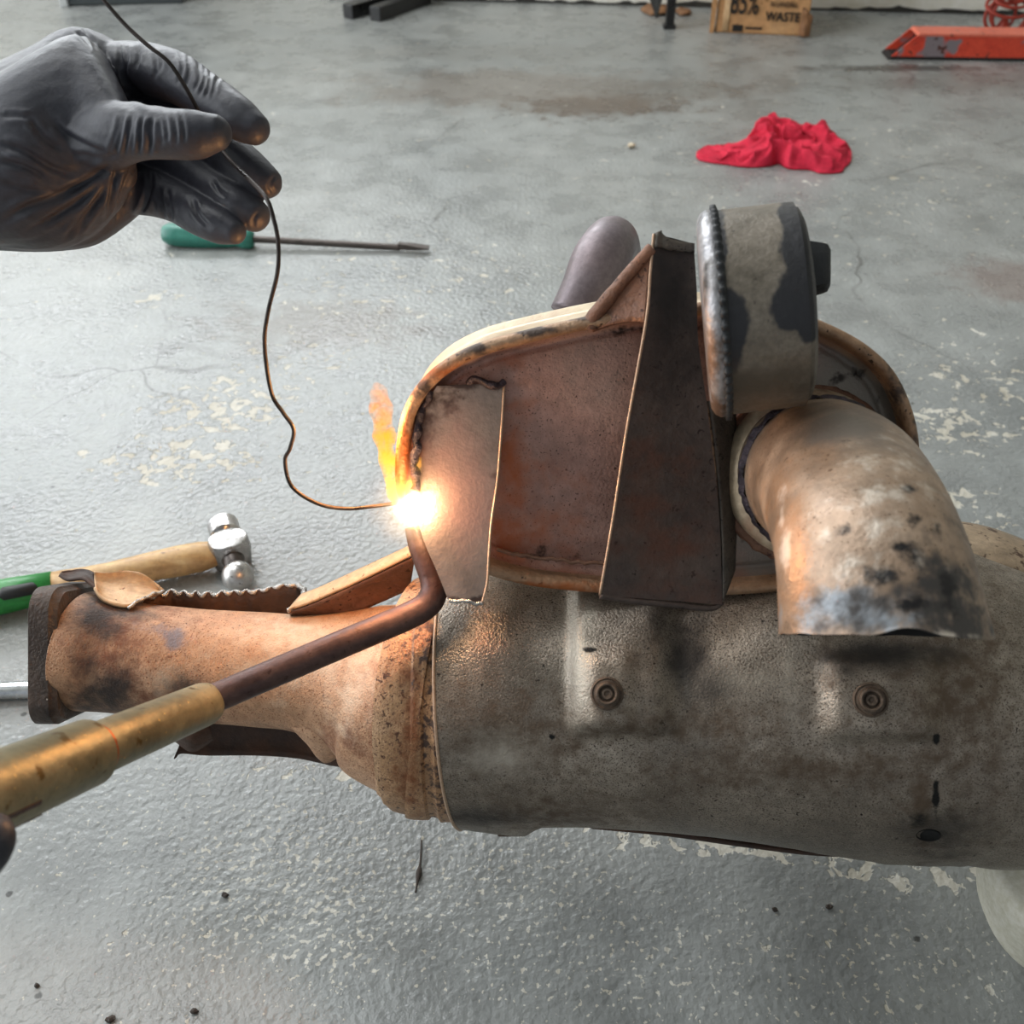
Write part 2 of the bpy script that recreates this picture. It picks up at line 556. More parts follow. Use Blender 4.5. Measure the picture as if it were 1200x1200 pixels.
M_NECK = surface_mat('orange_rusted_neck', ['#a0795a', '#b88f6e', '#c5a184'], scale=26, rough=0.55, metallic=0.2,
    layers=[('rust', '#7d5037', 0.65, 110, 0.9, 0.45), ('pale', '#cdb59c', 0.5, 90, 0.7, 0.45), ('soot', '#2d221d', 0.6, 90, 0.6, 0.5), ('grey', '#7d7275', 0.5, 160, 0.6, 0.35)],
    specks=[('#7d4f33', 1100, 0.62, 0.06), ('#54301e', 420, 0.72, 0.02)], bump=0.3, bump_scale=1000, rough_var=0.1)
M_COLLAR = surface_mat('mottled_collar', ['#96704f', '#ad8864', '#bd9c7c'], scale=24, rough=0.5, metallic=0.25,
    layers=[('rust', '#7d4c2c', 0.65, 130, 1.0, 0.5), ('dark', '#51413a', 0.6, 260, 1.6, 0.3)],
    specks=[('#5a4030', 330, 0.62, 0.03), ('#80604a', 1000, 0.6, 0.05)], bump=0.3, bump_scale=800)
M_FLANGE = surface_mat('dark_iron_flange', ['#3a322e', '#4c423c', '#5d5049'], scale=45, rough=0.55, metallic=0.4, layers=[('rust', '#8a5a3c', 0.65, 80, 0.8, 0.3), ('soot', '#1e1816', 0.6, 50, 0.6, 0.3)], specks=[('#b3a69a', 250, 0.76, 0.01)], bump=0.35, bump_scale=600)
M_SHIELD_OUT = surface_mat('tan_heat_shield', ['#a8855f', '#c2a17c', '#b08b63'], scale=25, rough=0.5, metallic=0.3, specks=[('#7b5737', 300, 0.68, 0.03)], bump=0.15, bump_scale=500)
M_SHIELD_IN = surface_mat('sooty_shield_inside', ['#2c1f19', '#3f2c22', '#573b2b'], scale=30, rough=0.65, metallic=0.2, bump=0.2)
M_TORN = surface_mat('torn_bright_steel', ['#8e8a86', '#c8c5c1'], scale=200, rough=0.3, metallic=0.9, bump=0.4, bump_scale=500)
M_PLATE = surface_mat('end_plate_steel', ['#8a6a60', '#9d7b70', '#ac8e83'], scale=20, rough=0.5, metallic=0.3,
    layers=[('rust', '#a05a36', 0.6, 70, 0.7, 0.5), ('grey', '#7d766e', 0.5, 40, 0.4, 0.4), ('tar', '#231b17', 0.6, 120, 0.8, 0.2)],
    specks=[('#4d3229', 420, 0.70, 0.03), ('#3a2822', 1200, 0.66, 0.04)], bump=0.2, bump_scale=700)
M_CAN = surface_mat('cream_tan_canister', ['#b59c7f', '#cbb79c', '#d6c5ad'], scale=14, rough=0.45, metallic=0.25, specks=[('#8a6f52', 120, 0.70, 0.04)], bump=0.1)
M_RIM = surface_mat('rolled_rim_steel', ['#7c5f49', '#98785d', '#ac9076'], scale=35, rough=0.5, metallic=0.35,
    layers=[('dark', '#4a3d36', 0.6, 120, 0.9, 0.25), ('rust', '#a05a2c', 0.6, 70, 0.7, 0.35)], specks=[('#3d2b22', 260, 0.68, 0.03)], bump=0.3)
M_PATCH = surface_mat('bare_patch_steel', ['#8b7b72', '#9d8c81', '#ada096'], scale=18, rough=0.35, metallic=0.55,
    layers=[('dark', '#4b3d39', 0.5, 120, 1.0, 0.3), ('pink', '#a4847c', 0.4, 40, 0.5, 0.4)], specks=[('#6c5449', 500, 0.72, 0.03)], bump=0.12, bump_scale=500, rough_var=0.08)
M_BRACKET = surface_mat('dark_bracket_steel', ['#332b28', '#433935', '#544842'], scale=24, rough=0.55, metallic=0.3,
    layers=[('rust', '#58382b', 0.6, 60, 0.8, 0.4), ('black', '#171413', 0.6, 50, 0.5, 0.4)], specks=[('#241b18', 380, 0.66, 0.04)], bump=0.2)
M_EDGE = surface_mat('bright_sheared_edge', ['#a88a72', '#bfa48c'], scale=80, rough=0.4, metallic=0.5, bump=0.1)
M_STRIP = surface_mat('grey_bracket_strip', ['#3c3833', '#4e4842', '#5b544c'], scale=60, rough=0.6, metallic=0.3, specks=[('#262120', 400, 0.64, 0.04)], bump=0.3)
M_GUSSET = surface_mat('rusty_gusset', ['#5d3f32', '#70503f', '#835f4c'], scale=30, rough=0.55, metallic=0.25, specks=[('#3d241b', 300, 0.66, 0.04)], bump=0.3)
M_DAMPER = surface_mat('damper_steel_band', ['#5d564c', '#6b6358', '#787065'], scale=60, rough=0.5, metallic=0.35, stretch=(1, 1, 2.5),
    layers=[('tar', '#2c2c2f', 0.45, 60, 0.5, 0.1), ('low_dark', '#4f4a41', 0.55, 40, 0.6, 0.35)], specks=[('#4b443c', 300, 0.74, 0.03)], bump=0.15)
M_DAMPRIM = surface_mat('damper_rim_steel', ['#8a8a90', '#a2a1a4', '#77716a'], scale=50, rough=0.4, metallic=0.5, layers=[('rust', '#6a5648', 0.6, 120, 0.7, 0.3), ('dark', '#2c2926', 0.6, 100, 0.6, 0.3)], bump=0.25)
M_RUBBER = surface_mat('black_rubber', ['#1d1e20', '#282a2c'], scale=60, rough=0.6, bump=0.2)
M_PIPE = surface_mat('straw_heat_tinted_pipe', ['#806a57', '#9b8470', '#b39d88'], scale=16, rough=0.42, metallic=0.4, stretch=(1.0, 2.2, 2.2),
    layers=[('grey', '#6f655c', 0.5, 40, 0.8, 0.4), ('orange', '#a87c56', 0.5, 60, 0.7, 0.5), ('blue', '#8f959b', 0.5, 90, 1.2, 0.4), ('soot', '#45413f', 0.55, 80, 1.2, 0.4), ('tar', '#201e1f', 0.5, 140, 0.8, 0.3), ('pale', '#d8ccbe', 0.4, 120, 0.9, 0.4)],
    specks=[('#584232', 210, 0.71, 0.02), ('#6b543f', 900, 0.66, 0.05)], bump=0.15, bump_scale=500)
M_PIPE_IN = plain_mat('pipe_inside_black', '#0b0a0a', 0.9)  # near-black colour for the inside of the pipe
M_WELD = surface_mat('black_weld_crust', ['#1c1719', '#3a3138', '#554a50'], scale=180, rough=0.45, metallic=0.4, bump=0.6, bump_scale=500)
M_RINGTAN = surface_mat('pipe_collar_steel', ['#9d8a72', '#b9a78e', '#8a5a44'], scale=30, rough=0.45, metallic=0.4, bump=0.1)
M_REARTUBE = surface_mat('purple_grey_tube', ['#6d6266', '#7d7276'], scale=40, rough=0.45, metallic=0.4, bump=0.05)
M_BOLT = surface_mat('rusty_bolt', ['#3f342c', '#574a3f', '#6a5b4d'], scale=200, rough=0.55, metallic=0.4, bump=0.3)
M_HOLE = plain_mat('hole_dark', '#050505', 0.95)

EX = empty('exhaust_assembly', tuple(G(820, 1000) * np.array([1, 1, 0])),
           'rusty catalytic converter with oval muffler, hanger bracket and cut outlet pipe, propped above the floor', 'car exhaust')

# --- main shell of the converter body (axis runs along the picture, right end droops)
SH = [(536, 814, .486, 149), (560, 813, .485, 150), (620, 812, .482, 152), (700, 811, .478, 155), (800, 810, .474, 162), (900, 810, .47, 173), (1000, 812, .466, 183), (1050, 816, .464, 187),
      (1110, 826, .461, 182), (1155, 838, .459, 175), (1195, 852, .457, 165), (1232, 862, .455, 148), (1250, 866, .454, 116)]
path, rad = stations(SH, 230)
rings = tube_rings(path, rad, 220, ref=UP)
ctr = path[:, None]
dirs = rings - ctr
dirs /= np.linalg.norm(dirs, axis=2)[:, :, None]
px, py, pd = proj(rings)
facing = np.clip(-(dirs @ FW) * 2.0 + 0.7, 0, 1)
def sm(x, a, b):
    t = np.clip((x - a) / (b - a), 0, 1)
    return t * t * (3 - 2 * t)
def pad(x0, x1, y0, y1, sl, sr, st, sb):
    return sm(px, x0 - sl, x0 + sl) * (1 - sm(px, x1 - sr, x1 + sr)) * sm(py, y0 - st, y0 + st) * (1 - sm(py, y1 - sb, y1 + sb))
disp = 0.0062 * pad(672, 782, 640, 856, 11, 20, 16, 13)
disp += 0.0028 * pad(690, 740, 770, 850, 10, 10, 14, 12)
disp += 0.0058 * pad(968, 1092, 772, 862, 13, 22, 11, 12)
disp -= 0.0022 * np.exp(-((px - 795) / 34) ** 2 - ((py - 800) / 60) ** 2)
disp -= 0.0016 * np.exp(-((px - 585) / 40) ** 2 - ((py - 880) / 25) ** 2)
disp -= 0.003 * np.exp(-((px - 1088) / 26) ** 2 - ((py - 985) / 14) ** 2)
disp += 0.0006 * nz(rings, 22.0, 1.0) + 0.00025 * nz(rings, 70.0, 4.0)
rings = rings + dirs * (disp * facing)[:, :, None]
# lower hem: uneven skirt of the front half shell
hem = np.interp(px, [536, 560, 600, 616, 634, 700, 760, 860, 930, 960, 1000, 1040, 1060, 1110, 1160, 1230], [2, 6, 12, 12, -3, -6, -5, -5, -2, 3, 5, 3, 0, 3, 5, 0])
low = np.clip((dirs @ (-UP)) * 1.0, 0, 1) ** 14
rings = rings + (-UP) * (hem * 0.48 / FPX * low)[:, :, None]
V, F = loft(rings, False, True)
shell = mk('converter_shell', V, F, M_SHELL, EX, masks={
    'rust': [(600, 860, 90, 40, .75), (1120, 800, 60, 120, .72), (930, 900, 160, 22, .7), (1080, 930, 14, 60, .8), (800, 850, 130, 18, .65), (640, 950, 90, 20, .6), (980, 770, 20, 40, .7)],
    'heat': [(560, 705, 50, 24, 1.2), (590, 735, 40, 30, .9), (635, 715, 34, 18, .8)],
    'pale': [(677, 775, 13, 62, .9, -4), (585, 885, 40, 22, .7), (850, 795, 55, 14, .55), (690, 715, 12, 26, .8), (925, 790, 10, 50, .5)],  # pale strokes paint in highlights on the pad edge and the dent
    'soot': [(805, 770, 30, 60, .85), (830, 800, 26, 30, .7), (1035, 768, 75, 16, .95), (990, 775, 18, 22, .7), (760, 690, 40, 40, .6), (950, 720, 40, 30, .6), (560, 960, 60, 12, .6), (1100, 975, 40, 30, .6), (765, 720, 22, 50, .55)],  # soot, plus painted shading along the embossed pads
    'tar': [(693, 762, 8, 3, .8), (1097, 865, 5, 7, .9), (1097, 935, 5, 26, .75), (1075, 960, 14, 10, .6), (648, 864, 4, 4, .9), (950, 846, 4, 4, .9), (854, 862, 3, 3, .8)]})
# bright rolled edge at the left end of the shell
T, N, B = frames(path, UP)
e = rings[0]
e = np.vstack([e, e[:1]])
V, F = loft(tube_rings(e, 0.0008, 6), False, False)
mk('shell_edge', V, F, M_EDGE, shell)
# bolts on the two embossed pads, each flange, hex head and washer lip
def on_shell(x, y):
    k = np.argmin((px - x) ** 2 + (py - y) ** 2 + 1e6 * (pd > 0.47 + 0 * pd))
    return rings.reshape(-1, 3)[k], dirs.reshape(-1, 3)[k]
for (bx, by) in [(712, 810), (1018, 818)]:
    c, nrm = on_shell(bx, by)
    nrm = 0.6 * nrm - 0.4 * (FW + (bx - 600) / FPX * RT - (by - 600) / FPX * UP)
    nrm /= np.linalg.norm(nrm)
    prof = [(0.0, -.002), (.0068, -.002), (.0069, .0008), (.0062, .0013), (.0056, .0010), (.0050, .0012), (.0047, .0038), (.0040, .0044), (.0034, .0042), (.0030, .0024), (.0024, .0024), (.0022, .0036), (.0012, .0036), (.0008, .003), (0.0001, .003)]
    s0 = [c + nrm * h for _, h in prof]
    a = np.linspace(0, 2 * math.pi, 24, endpoint=False)
    u = np.cross(nrm, UP); u /= np.linalg.norm(u)
    w = np.cross(nrm, u)
    R = np.array([[c + nrm * h + r * (math.cos(t) * u + math.sin(t) * w) for t in a] for r, h in prof[1:]])
    V, F = loft(R, True, True)
    mk('bolt', V, F, M_BOLT, shell, smooth_angle=40)
# drain hole, a near-black dish whose colour stands for the shade inside
c, nrm = on_shell(1088, 986)
u = RT - (RT @ nrm) * nrm; u /= np.linalg.norm(u)
w = np.cross(nrm, u)
a = np.linspace(0, 2 * math.pi, 28, endpoint=False)
R = np.array([[c + nrm * h + r * (math.cos(t) * u + math.sin(t) * w * .9) for t in a] for r, h in [(.0052, -.001), (.0050, .0010), (.0044, .0012), (.0042, .0006), (.0002, .0006)]])
V, F = loft(R, False, True)
mk('drain_hole', V, F, M_HOLE, shell)
# small tabs hanging from the hem
for (tx, ty, wpx) in [(592, 971, 9)]:
    c = P(tx, ty, 0.475)
    V, F = box_verts(c, RT, UP, FW, wpx * .475 / FPX, 0.0022, 0.006)
    mk('hem_tab', V, F, M_BOLT, shell, smooth=False, bevel=0.0008)

# rear half shell, showing above the black gap at the right end
RS = [(640, 790, .495, 125), (800, 784, .493, 142), (1000, 776, .49, 166), (1070, 777, .488, 169), (1115, 783, .486, 170), (1160, 803, .483, 160), (1200, 826, .480, 139), (1245, 852, .477, 112), (1262, 858, .476, 80)]
rp, rr = stations(RS, 90)
V, F = loft(tube_rings(rp, rr, 96, ref=UP), True, True)
mk('rear_shell', V, F, M_TANSHELL, EX)
# dark flange strip under the rear half
g = ruled([(692, 962, .49), (780, 968, .487), (880, 983, .483), (960, 996, .48), (1040, 1000, .478)], [(693, 970, .487), (780, 979, .484), (880, 993, .48), (960, 1002, .478), (1040, 1003, .477)], 40, 4)
V, F = solid_grid(g, 0.002)
mk('seam_flange', V, F, M_SHIELD_IN, EX)

# --- collar rings between shell and neck
CO = [(545, 813, .486, 143), (520, 813, .486, 144), (516, 813, .486, 139), (509, 813, .486, 138), (505, 813, .486, 142), (498, 812, .486, 141), (494, 812, .486, 137), (484, 811, .487, 135), (476, 810, .487, 130), (470, 809, .487, 121), (465, 808, .487, 108)]
cp = np.array([P(*s[:3]) for s in CO]); cr = np.array([s[3] * s[2] / FPX for s in CO])
cp = lerp_poly(np.c_[cp, cr], 70) if False else np.c_[cp, cr]
tt = np.linspace(0, len(CO) - 1, 80)
cp = np.stack([np.interp(tt, range(len(CO)), cp[:, k]) for k in range(4)], 1)
V, F = loft(tube_rings(cp[:, :3], cp[:, 3], 120, ref=UP), True, True)
mk('collar', V, F, M_COLLAR, EX, smooth_angle=35, masks={
    'rust': [(484, 860, 8, 90, .85), (470, 900, 14, 40, .6), (500, 720, 12, 40, .7), (490, 790, 8, 30, .7)],
    'dark': [(513, 830, 11, 120, .62), (518, 900, 14, 40, .7), (497, 855, 5, 22, .8), (500, 740, 16, 60, .45)]})

# --- neck
NE = [(98, 763, .497, 70), (112, 765, .496, 68), (135, 768, .496, 66), (170, 773, .495, 65), (220, 778, .494, 65), (300, 784, .493, 66), (350, 788, .492, 68), (395, 793, .491, 78), (425, 799, .49, 92), (450, 807, .489, 108), (480, 813, .488, 118)]
path2, rad2 = stations(NE, 110)
R = tube_rings(path2, rad2, 110, ref=UP)
R += (R - path2[:, None]) / rad2[:, None, None] * (0.0005 * nz(R, 40.0, 3.0))[:, :, None]
V, F = loft(R, True, True)
neck = mk('inlet_neck', V, F, M_NECK, EX, masks={
    'rust': [(130, 760, 40, 70, .7), (200, 830, 60, 25, .7), (380, 870, 50, 20, .7), (170, 700, 60, 20, .7), (440, 840, 16, 60, .5)],
    'pale': [(350, 760, 80, 40, .7), (190, 805, 14, 22, .65), (420, 800, 40, 50, .6)],
    'soot': [(125, 815, 42, 34, .9), (115, 720, 30, 30, .95), (150, 715, 30, 14, .8), (215, 812, 40, 18, .65), (100, 770, 18, 60, .7), (160, 840, 60, 14, .8)],
    'grey': [(205, 750, 14, 12, .9), (180, 735, 22, 8, .5)]})

# --- flange: rounded plate standing across the end of the neck
def rrect(hh, hd, r, k=9):
    pts = []
    for (sy, sd, a0) in [(1, 1, 0), (1, -1, 90), (-1, -1, 180), (-1, 1, 270)]:
        for t in np.linspace(0, 90, k):
            a = math.radians(a0 + t)
            # y grows with sin? walk counter-clockwise in (d, y)
            pts.append((sd * 0, 0))
    out = []
    for cx, cy, a0 in [(hd - r, hh - r, 0), (-(hd - r), hh - r, 90), (-(hd - r), -(hh - r), 180), (hd - r, -(hh - r), 270)]:
        for t in np.linspace(0, 90, k):
            a = math.radians(a0 + t)
            out.append((cx + r * math.cos(a), cy + r * math.sin(a)))
    return np.array(out)
sec = rrect(.0335, .029, .012)
ring = []
for (xp, s) in [(64, .95), (66, 1.0), (88, 1.0), (90, .965), (96, .93)]:
    c = P(xp, 762, .498)
    ring.append([c + s * (q[0] * FW + q[1] * UP) for q in sec])
V, F = loft(np.array(ring), True, True)
mk('inlet_flange', V, F, M_FLANGE, EX, smooth_angle=30, masks={'rust': [(95, 730, 16, 40, .75), (95, 800, 14, 30, .4)], 'soot': [(100, 830, 22, 30, .8), (60, 830, 16, 30, .5)]})

# --- cut heat shields round the neck
rag = []
for i, x in enumerate(np.linspace(160, 352, 90)):
    y = np.interp(x, [160, 175, 200, 240, 300, 330, 345, 352], [706, 699, 694, 696, 693, 686, 685, 690])
    rag.append((x, y + 2.6 * math.sin(i * 0.92) * (0.5 + 0.5 * (x < 300)), np.interp(x, [160, 200, 352], [.497, .508, .506])))
g = ruled([(160, 745, .512), (250, 745, .514), (352, 745, .512)], rag, 90, 6, smooth=False)
V, F = solid_grid(g, 0.0014)
up_sh = mk('upper_heat_shield', V, F, M_SHIELD_IN, EX)
wp = np.array([P(*r) for r in rag])
wp += nz(wp, 260.0, 2.0)[:, None] * 0.0012 * UP
V, F = loft(tube_rings(wp, 0.0010 + 0.0004 * np.sin(np.arange(90) * 0.92), 8), True, True)
mk('torn_edge', V, F, M_TORN, up_sh)
# curled flap at the flange end
g = ruled([(111, 690, .487), (119, 702, .484), (134, 709, .483), (150, 711, .484), (165, 703, .489), (190, 694, .500)],
          [(110, 670, .497), (126, 671, .500), (148, 669, .504), (166, 672, .506), (180, 681, .506), (191, 692, .504)], 30, 14, bulge=-0.004)
V, F = solid_grid(g, 0.0014)
fl = mk('shield_flap', V, F, M_SHIELD_OUT, EX)
g = ruled([(69, 674, .500), (80, 680, .497), (98, 679, .495), (112, 690, .489)], [(73, 671, .506), (86, 668, .508), (100, 667, .506), (111, 672, .499)], 20, 8, bulge=-0.003)
V, F = solid_grid(g, 0.0014)
mk('curled_lip', V, F, M_SHIELD_IN, fl)
wp = np.array([P(x, y, d) for x, y, d in lerp_poly([(150, 712, .483), (157, 707, .485), (165, 703, .488), (178, 697, .494), (192, 693, .502)], 34)])
wp += nz(wp, 500.0, 5.0)[:, None] * 0.0010 * UP
V, F = loft(tube_rings(wp, 0.0009, 7), True, True)
mk('torn_edge', V, F, M_TORN, fl)
# long triangular flap by the collar
g = ruled([(337, 716, .483), (366, 706, .480), (420, 682, .474), (486, 650, .468)], [(354, 697, .490), (378, 688, .488), (430, 664, .482), (484, 639, .475)], 30, 8, bulge=0.002)
V, F = solid_grid(g, 0.0016)
fl2 = mk('shield_flap', V, F, M_SHIELD_OUT, EX)
g = ruled([(338, 717, .4835), (366, 708, .4805), (420, 684, .4745), (486, 652, .4685)], [(344, 724, .492), (400, 724, .49), (440, 708, .488), (480, 690, .486)], 30, 8, bulge=-0.002)
V, F = solid_grid(g, 0.0014)
mk('flap_inside', V, F, M_GUSSET, fl2)
wp = np.array([P(x, y, d) for x, y, d in lerp_poly([(337, 716, .483), (347, 708, .485), (356, 699, .489), (357, 691, .498), (350, 687, .506)], 30)])
wp += nz(wp, 420.0, 7.0)[:, None] * 0.0014 * UP
V, F = loft(tube_rings(wp, 0.0013, 8), True, True)
mk('torn_edge', V, F, M_TORN, fl2)
# lower shield
lowe = [(204, 889, .505), (212, 883, .507), (240, 885, .510), (300, 885, .512), (345, 888, .512), (372, 893, .510), (390, 897, .507), (411, 899, .504)]
g = ruled([(222, 842, .505), (250, 840, .508), (300, 840, .51), (330, 842, .51), (350, 846, .51), (380, 858, .508), (400, 864, .505), (423, 872, .50)], lowe, 50, 8, bulge=-0.004)
V, F = solid_grid(g, 0.0014)
ls = mk('lower_heat_shield', V, F, M_SHIELD_IN, EX)
g = ruled([(338, 848, .476), (362, 848, .470), (395, 850, .470), (424, 868, .478)], [(362, 872, .488), (374, 888, .488), (386, 892, .488), (412, 874, .486)], 30, 12, bulge=0.006)
V, F = solid_grid(g, 0.0014)
mk('shield_lug', V, F, M_NECK, ls)
g = ruled([(210, 850, .487), (225, 846, .483), (245, 848, .487)], [(206, 868, .497), (226, 880, .494), (250, 866, .497)], 16, 8, bulge=0.004)
V, F = solid_grid(g, 0.0014)
mk('shield_lug', V, F, M_SHIELD_IN, ls)

# --- oval muffler can: rim, recessed end plate, shell running back
OUT = [(462, 560), (464, 520), (472, 482), (490, 450), (520, 423), (560, 403), (610, 389), (690, 371), (760, 360), (850, 354), (920, 362), (970, 379), (1018, 405), (1053, 440), (1074, 490), (1080, 540), (1073, 590), (1050, 638),
       (1000, 675), (920, 694), (830, 700), (760, 700), (690, 696), (620, 688), (565, 673), (520, 650), (486, 616), (467, 586)]
OD = 200
ol = catmull(OUT, OD, closed=True)
def od(y): return 0.421 - 0.00009 * (700 - y)
front = np.array([P(x, y, od(y)) for x, y in ol])
AX = cv(0.0, 0.30, 0.954); AX /= np.linalg.norm(AX)      # from face to rear
cen = front.mean(0)
tang = np.roll(front, -1, 0) - np.roll(front, 1, 0)
tang /= np.linalg.norm(tang, axis=1)[:, None]
inn = np.cross(tang, AX)
inn *= np.sign(((cen - front) * inn).sum(1))[:, None]
def oring(inset, back): return front + inn * inset + AX * back
def scring(s, back, inset=0.0):
    b = oring(inset, back)
    c = b.mean(0)
    return c + (b - c) * s
V, F = loft(np.array([oring(.0045, .006), oring(.0042, .02), oring(.004, .05), oring(.0035, .0555), oring(.0012, .057), oring(.0012, .060), oring(.004, .0615), scring(.9, .066, .004), scring(.5, .07, .004)]), False, True)
mk('muffler_can', V, F, M_CAN, EX)
prof = [(.0048, .009), (.0036, .0085), (.0014, .0075), (.0003, .0052), (0, .0028), (.0004, .0010), (.0016, -.0003), (.0030, -.0006), (.0044, .0002), (.0052, .0016), (.0056, .004), (.0060, .008)]
V, F = loft(np.array([oring(i, b_) for i, b_ in prof]), False, False)
mk('muffler_rim', V, F, M_RIM, EX, masks={
    'dark': [(490, 452, 14, 26, .8), (540, 410, 40, 8, .85), (620, 386, 50, 6, .8), (690, 372, 30, 8, .7), (1050, 440, 18, 50, .55), (1075, 500, 8, 30, .6)],
    'rust': [(470, 540, 12, 60, .9), (520, 436, 40, 10, .7), (640, 690, 90, 10, .7)]})
V, F = loft(np.array([oring(.0058, .0070), oring(.0066, .0095), oring(.008, .0112), oring(.0095, .0118), oring(.0105, .0108), oring(.012, .0102), scring(.82, .0100, .012), scring(.7, .0100, .012), scring(.6, .0100, .012), scring(.5, .0098, .012), scring(.4, .0098, .012), scring(.3, .0098, .012), scring(.2, .0098, .012), scring(.1, .0098, .012), scring(.02, .0098, .012)]), False, True)
mk('end_plate', V, F, M_PLATE, EX, masks={
    'rust': [(600, 570, 16, 110, .8), (650, 678, 90, 12, .7), (600, 640, 26, 30, .7), (640, 610, 40, 50, .35), (500, 520, 20, 60, .8), (890, 680, 60, 14, .9)],
    'grey': [(1000, 470, 90, 110, 1.0), (890, 640, 60, 60, .9), (720, 420, 90, 40, .35)],
    'tar': [(1000, 440, 10, 8, .7), (1030, 470, 7, 6, .6), (985, 470, 8, 8, .7), (770, 385, 60, 8, .65), (880, 600, 16, 50, .6), (620, 652, 60, 4, .6)]})

# thin weld line scraped along the ledge of the end plate
wl = np.array([P(x, y, d) for x, y, d in catmull([(582, 644, .421), (620, 652, .421), (670, 658, .4205), (716, 661, .420)], 50)])
wl += nz(wl, 400.0, 3.0)[:, None] * 0.0008 * UP
V, F = loft(tube_rings(wl, 0.0008 + 0.0004 * np.abs(nz(wl, 600.0)), 7), True, True)
mk('weld_line', V, F, M_GUSSET, EX)

# --- rectangular patch plate tacked over the split
lft = [(512, 452, .406), (492, 486, .409), (484, 530, .410), (484, 580, .4095), (496, 630, .4085), (512, 668, .4075), (526, 703, .4065)]
rgt = [(591, 449, .409), (588, 500, .409), (583, 562, .4085), (576, 612, .408), (573, 650, .4075), (571, 682, .407), (565, 707, .4065)]
g = ruled(lft, rgt, 60, 24, bulge=0.0008)
V, F = solid_grid(g, 0.0020)
patch = mk('patch_plate', V, F, M_PATCH, EX, smooth_angle=40, masks={
    'dark': [(505, 470, 30, 12, .8), (492, 510, 14, 40, .9), (540, 450, 40, 5, .9), (545, 704, 30, 4, .9), (580, 600, 6, 60, .45), (545, 560, 16, 10, .4)],
    'pink': [(545, 590, 40, 60, .8), (530, 520, 50, 50, .6)]})
wp = catmull([P(x, y, d - .0012) for x, y, d in rgt], 60)
V, F = loft(tube_rings(wp, .0006, 6), True, True)
mk('sheared_edge', V, F, M_EDGE, patch)
wp = np.array([P(x, y, d) for x, y, d in catmull([(548, 450, .4065), (556, 443, .405), (572, 450, .405), (584, 452, .406), (591, 447, .407)], 30)])
V, F = loft(tube_rings(wp, 0.0014 + 0.0006 * nz(wp, 300), 8), True, True)
mk('tack_weld', V, F, M_WELD, patch)
wp = np.array([P(x, y, d) for x, y, d in lerp_poly([(526, 704, .405), (545, 705, .405), (566, 708, .405)], 40)])
wp += nz(wp, 700, 1.0)[:, None] * 0.0008 * UP
V, F = loft(tube_rings(wp, 0.0009, 7), True, True)
mk('torn_edge', V, F, M_TORN, patch)
wp = np.array([P(x, y, d) for x, y, d in catmull([(506, 458, .404), (494, 484, .406), (489, 512, .406), (487, 545, .406), (488, 575, .406)], 60)])
wp += (nz(wp, 220.0, 9.0)[:, None] * 0.002) * RT
V, F = loft(tube_rings(wp, 0.0018 + 0.0010 * nz(wp, 260.0, 4.0), 9), True, True)
mk('weld_bead', V, F, M_WELD, patch)

# --- hanger bracket
g = ruled([(766, 274, .378), (762, 320, .3805), (757, 376, .384), (735, 500, .391), (718, 610, .397), (703, 697, .402)],
          [(812, 286, .384), (816, 340, .3855), (818, 400, .388), (830, 490, .394), (842, 600, .402), (846, 708, .408)], 60, 18, bulge=-0.001)
# round the bottom edge a little
V, F = solid_grid(g, 0.0018)
br = mk('hanger_bracket', V, F, M_BRACKET, EX, smooth_angle=40, masks={'rust': [(760, 600, 60, 90, .55), (800, 680, 60, 30, .4)], 'black': [(785, 330, 30, 80, .8), (850, 640, 12, 60, .5), (790, 440, 30, 60, .5)]})
wp = np.array([P(x, y, d) for x, y, d in catmull([(766, 274, .3775), (762, 320, .380), (757, 376, .3835), (735, 500, .3905), (718, 610, .3965), (703, 697, .4015)], 60)])
V, F = loft(tube_rings(wp, 0.00062, 6), True, True)
mk('sheared_edge', V, F, M_EDGE, br)
wp = np.array([P(x, y, d) for x, y, d in catmull([(703, 698, .402), (740, 704, .404), (790, 709, .406), (832, 713, .408), (846, 706, .409)], 40)])
V, F = loft(tube_rings(wp, 0.0013, 8), True, True)
mk('rolled_foot', V, F, M_BRACKET, br)
g = ruled([(768, 273, .3775), (774, 271, .379), (780, 279, .379), (792, 283, .381), (812, 286, .3835)], [(767, 290, .3775), (774, 290, .379), (781, 292, .379), (792, 294, .381), (812, 297, .3835)], 16, 4)
V, F = solid_grid(g, 0.0026)
mk('bracket_lip', V, F, M_STRIP, br)
g = ruled([(830, 470, .393), (840, 560, .400), (845, 640, .4045), (846, 704, .4075)], [(860, 470, .409), (861, 540, .411), (861, 610, .413), (859, 668, .415)], 30, 8, bulge=0.002)
V, F = solid_grid(g, 0.002)
mk('side_strip', V, F, M_STRIP, br)
g = ruled([(764, 288, .379), (742, 314, .384), (716, 345, .390), (691, 376, .3955)], [(757, 378, .3845), (740, 377, .388), (716, 381, .392), (694, 388, .396)], 24, 10, bulge=-0.001)
V, F = solid_grid(g, 0.0018)
gu = mk('gusset', V, F, M_GUSSET, br)
wp = np.array([P(x, y, d) for x, y, d in catmull([(764, 290, .378), (742, 315, .383), (716, 346, .389), (694, 374, .394), (692, 384, .3955)], 40)])
V, F = loft(tube_rings(wp, np.linspace(.0022, .0034, 40) + 0.0003 * nz(wp, 300), 12), True, True)
mk('rolled_edge', V, F, M_GUSSET, gu)

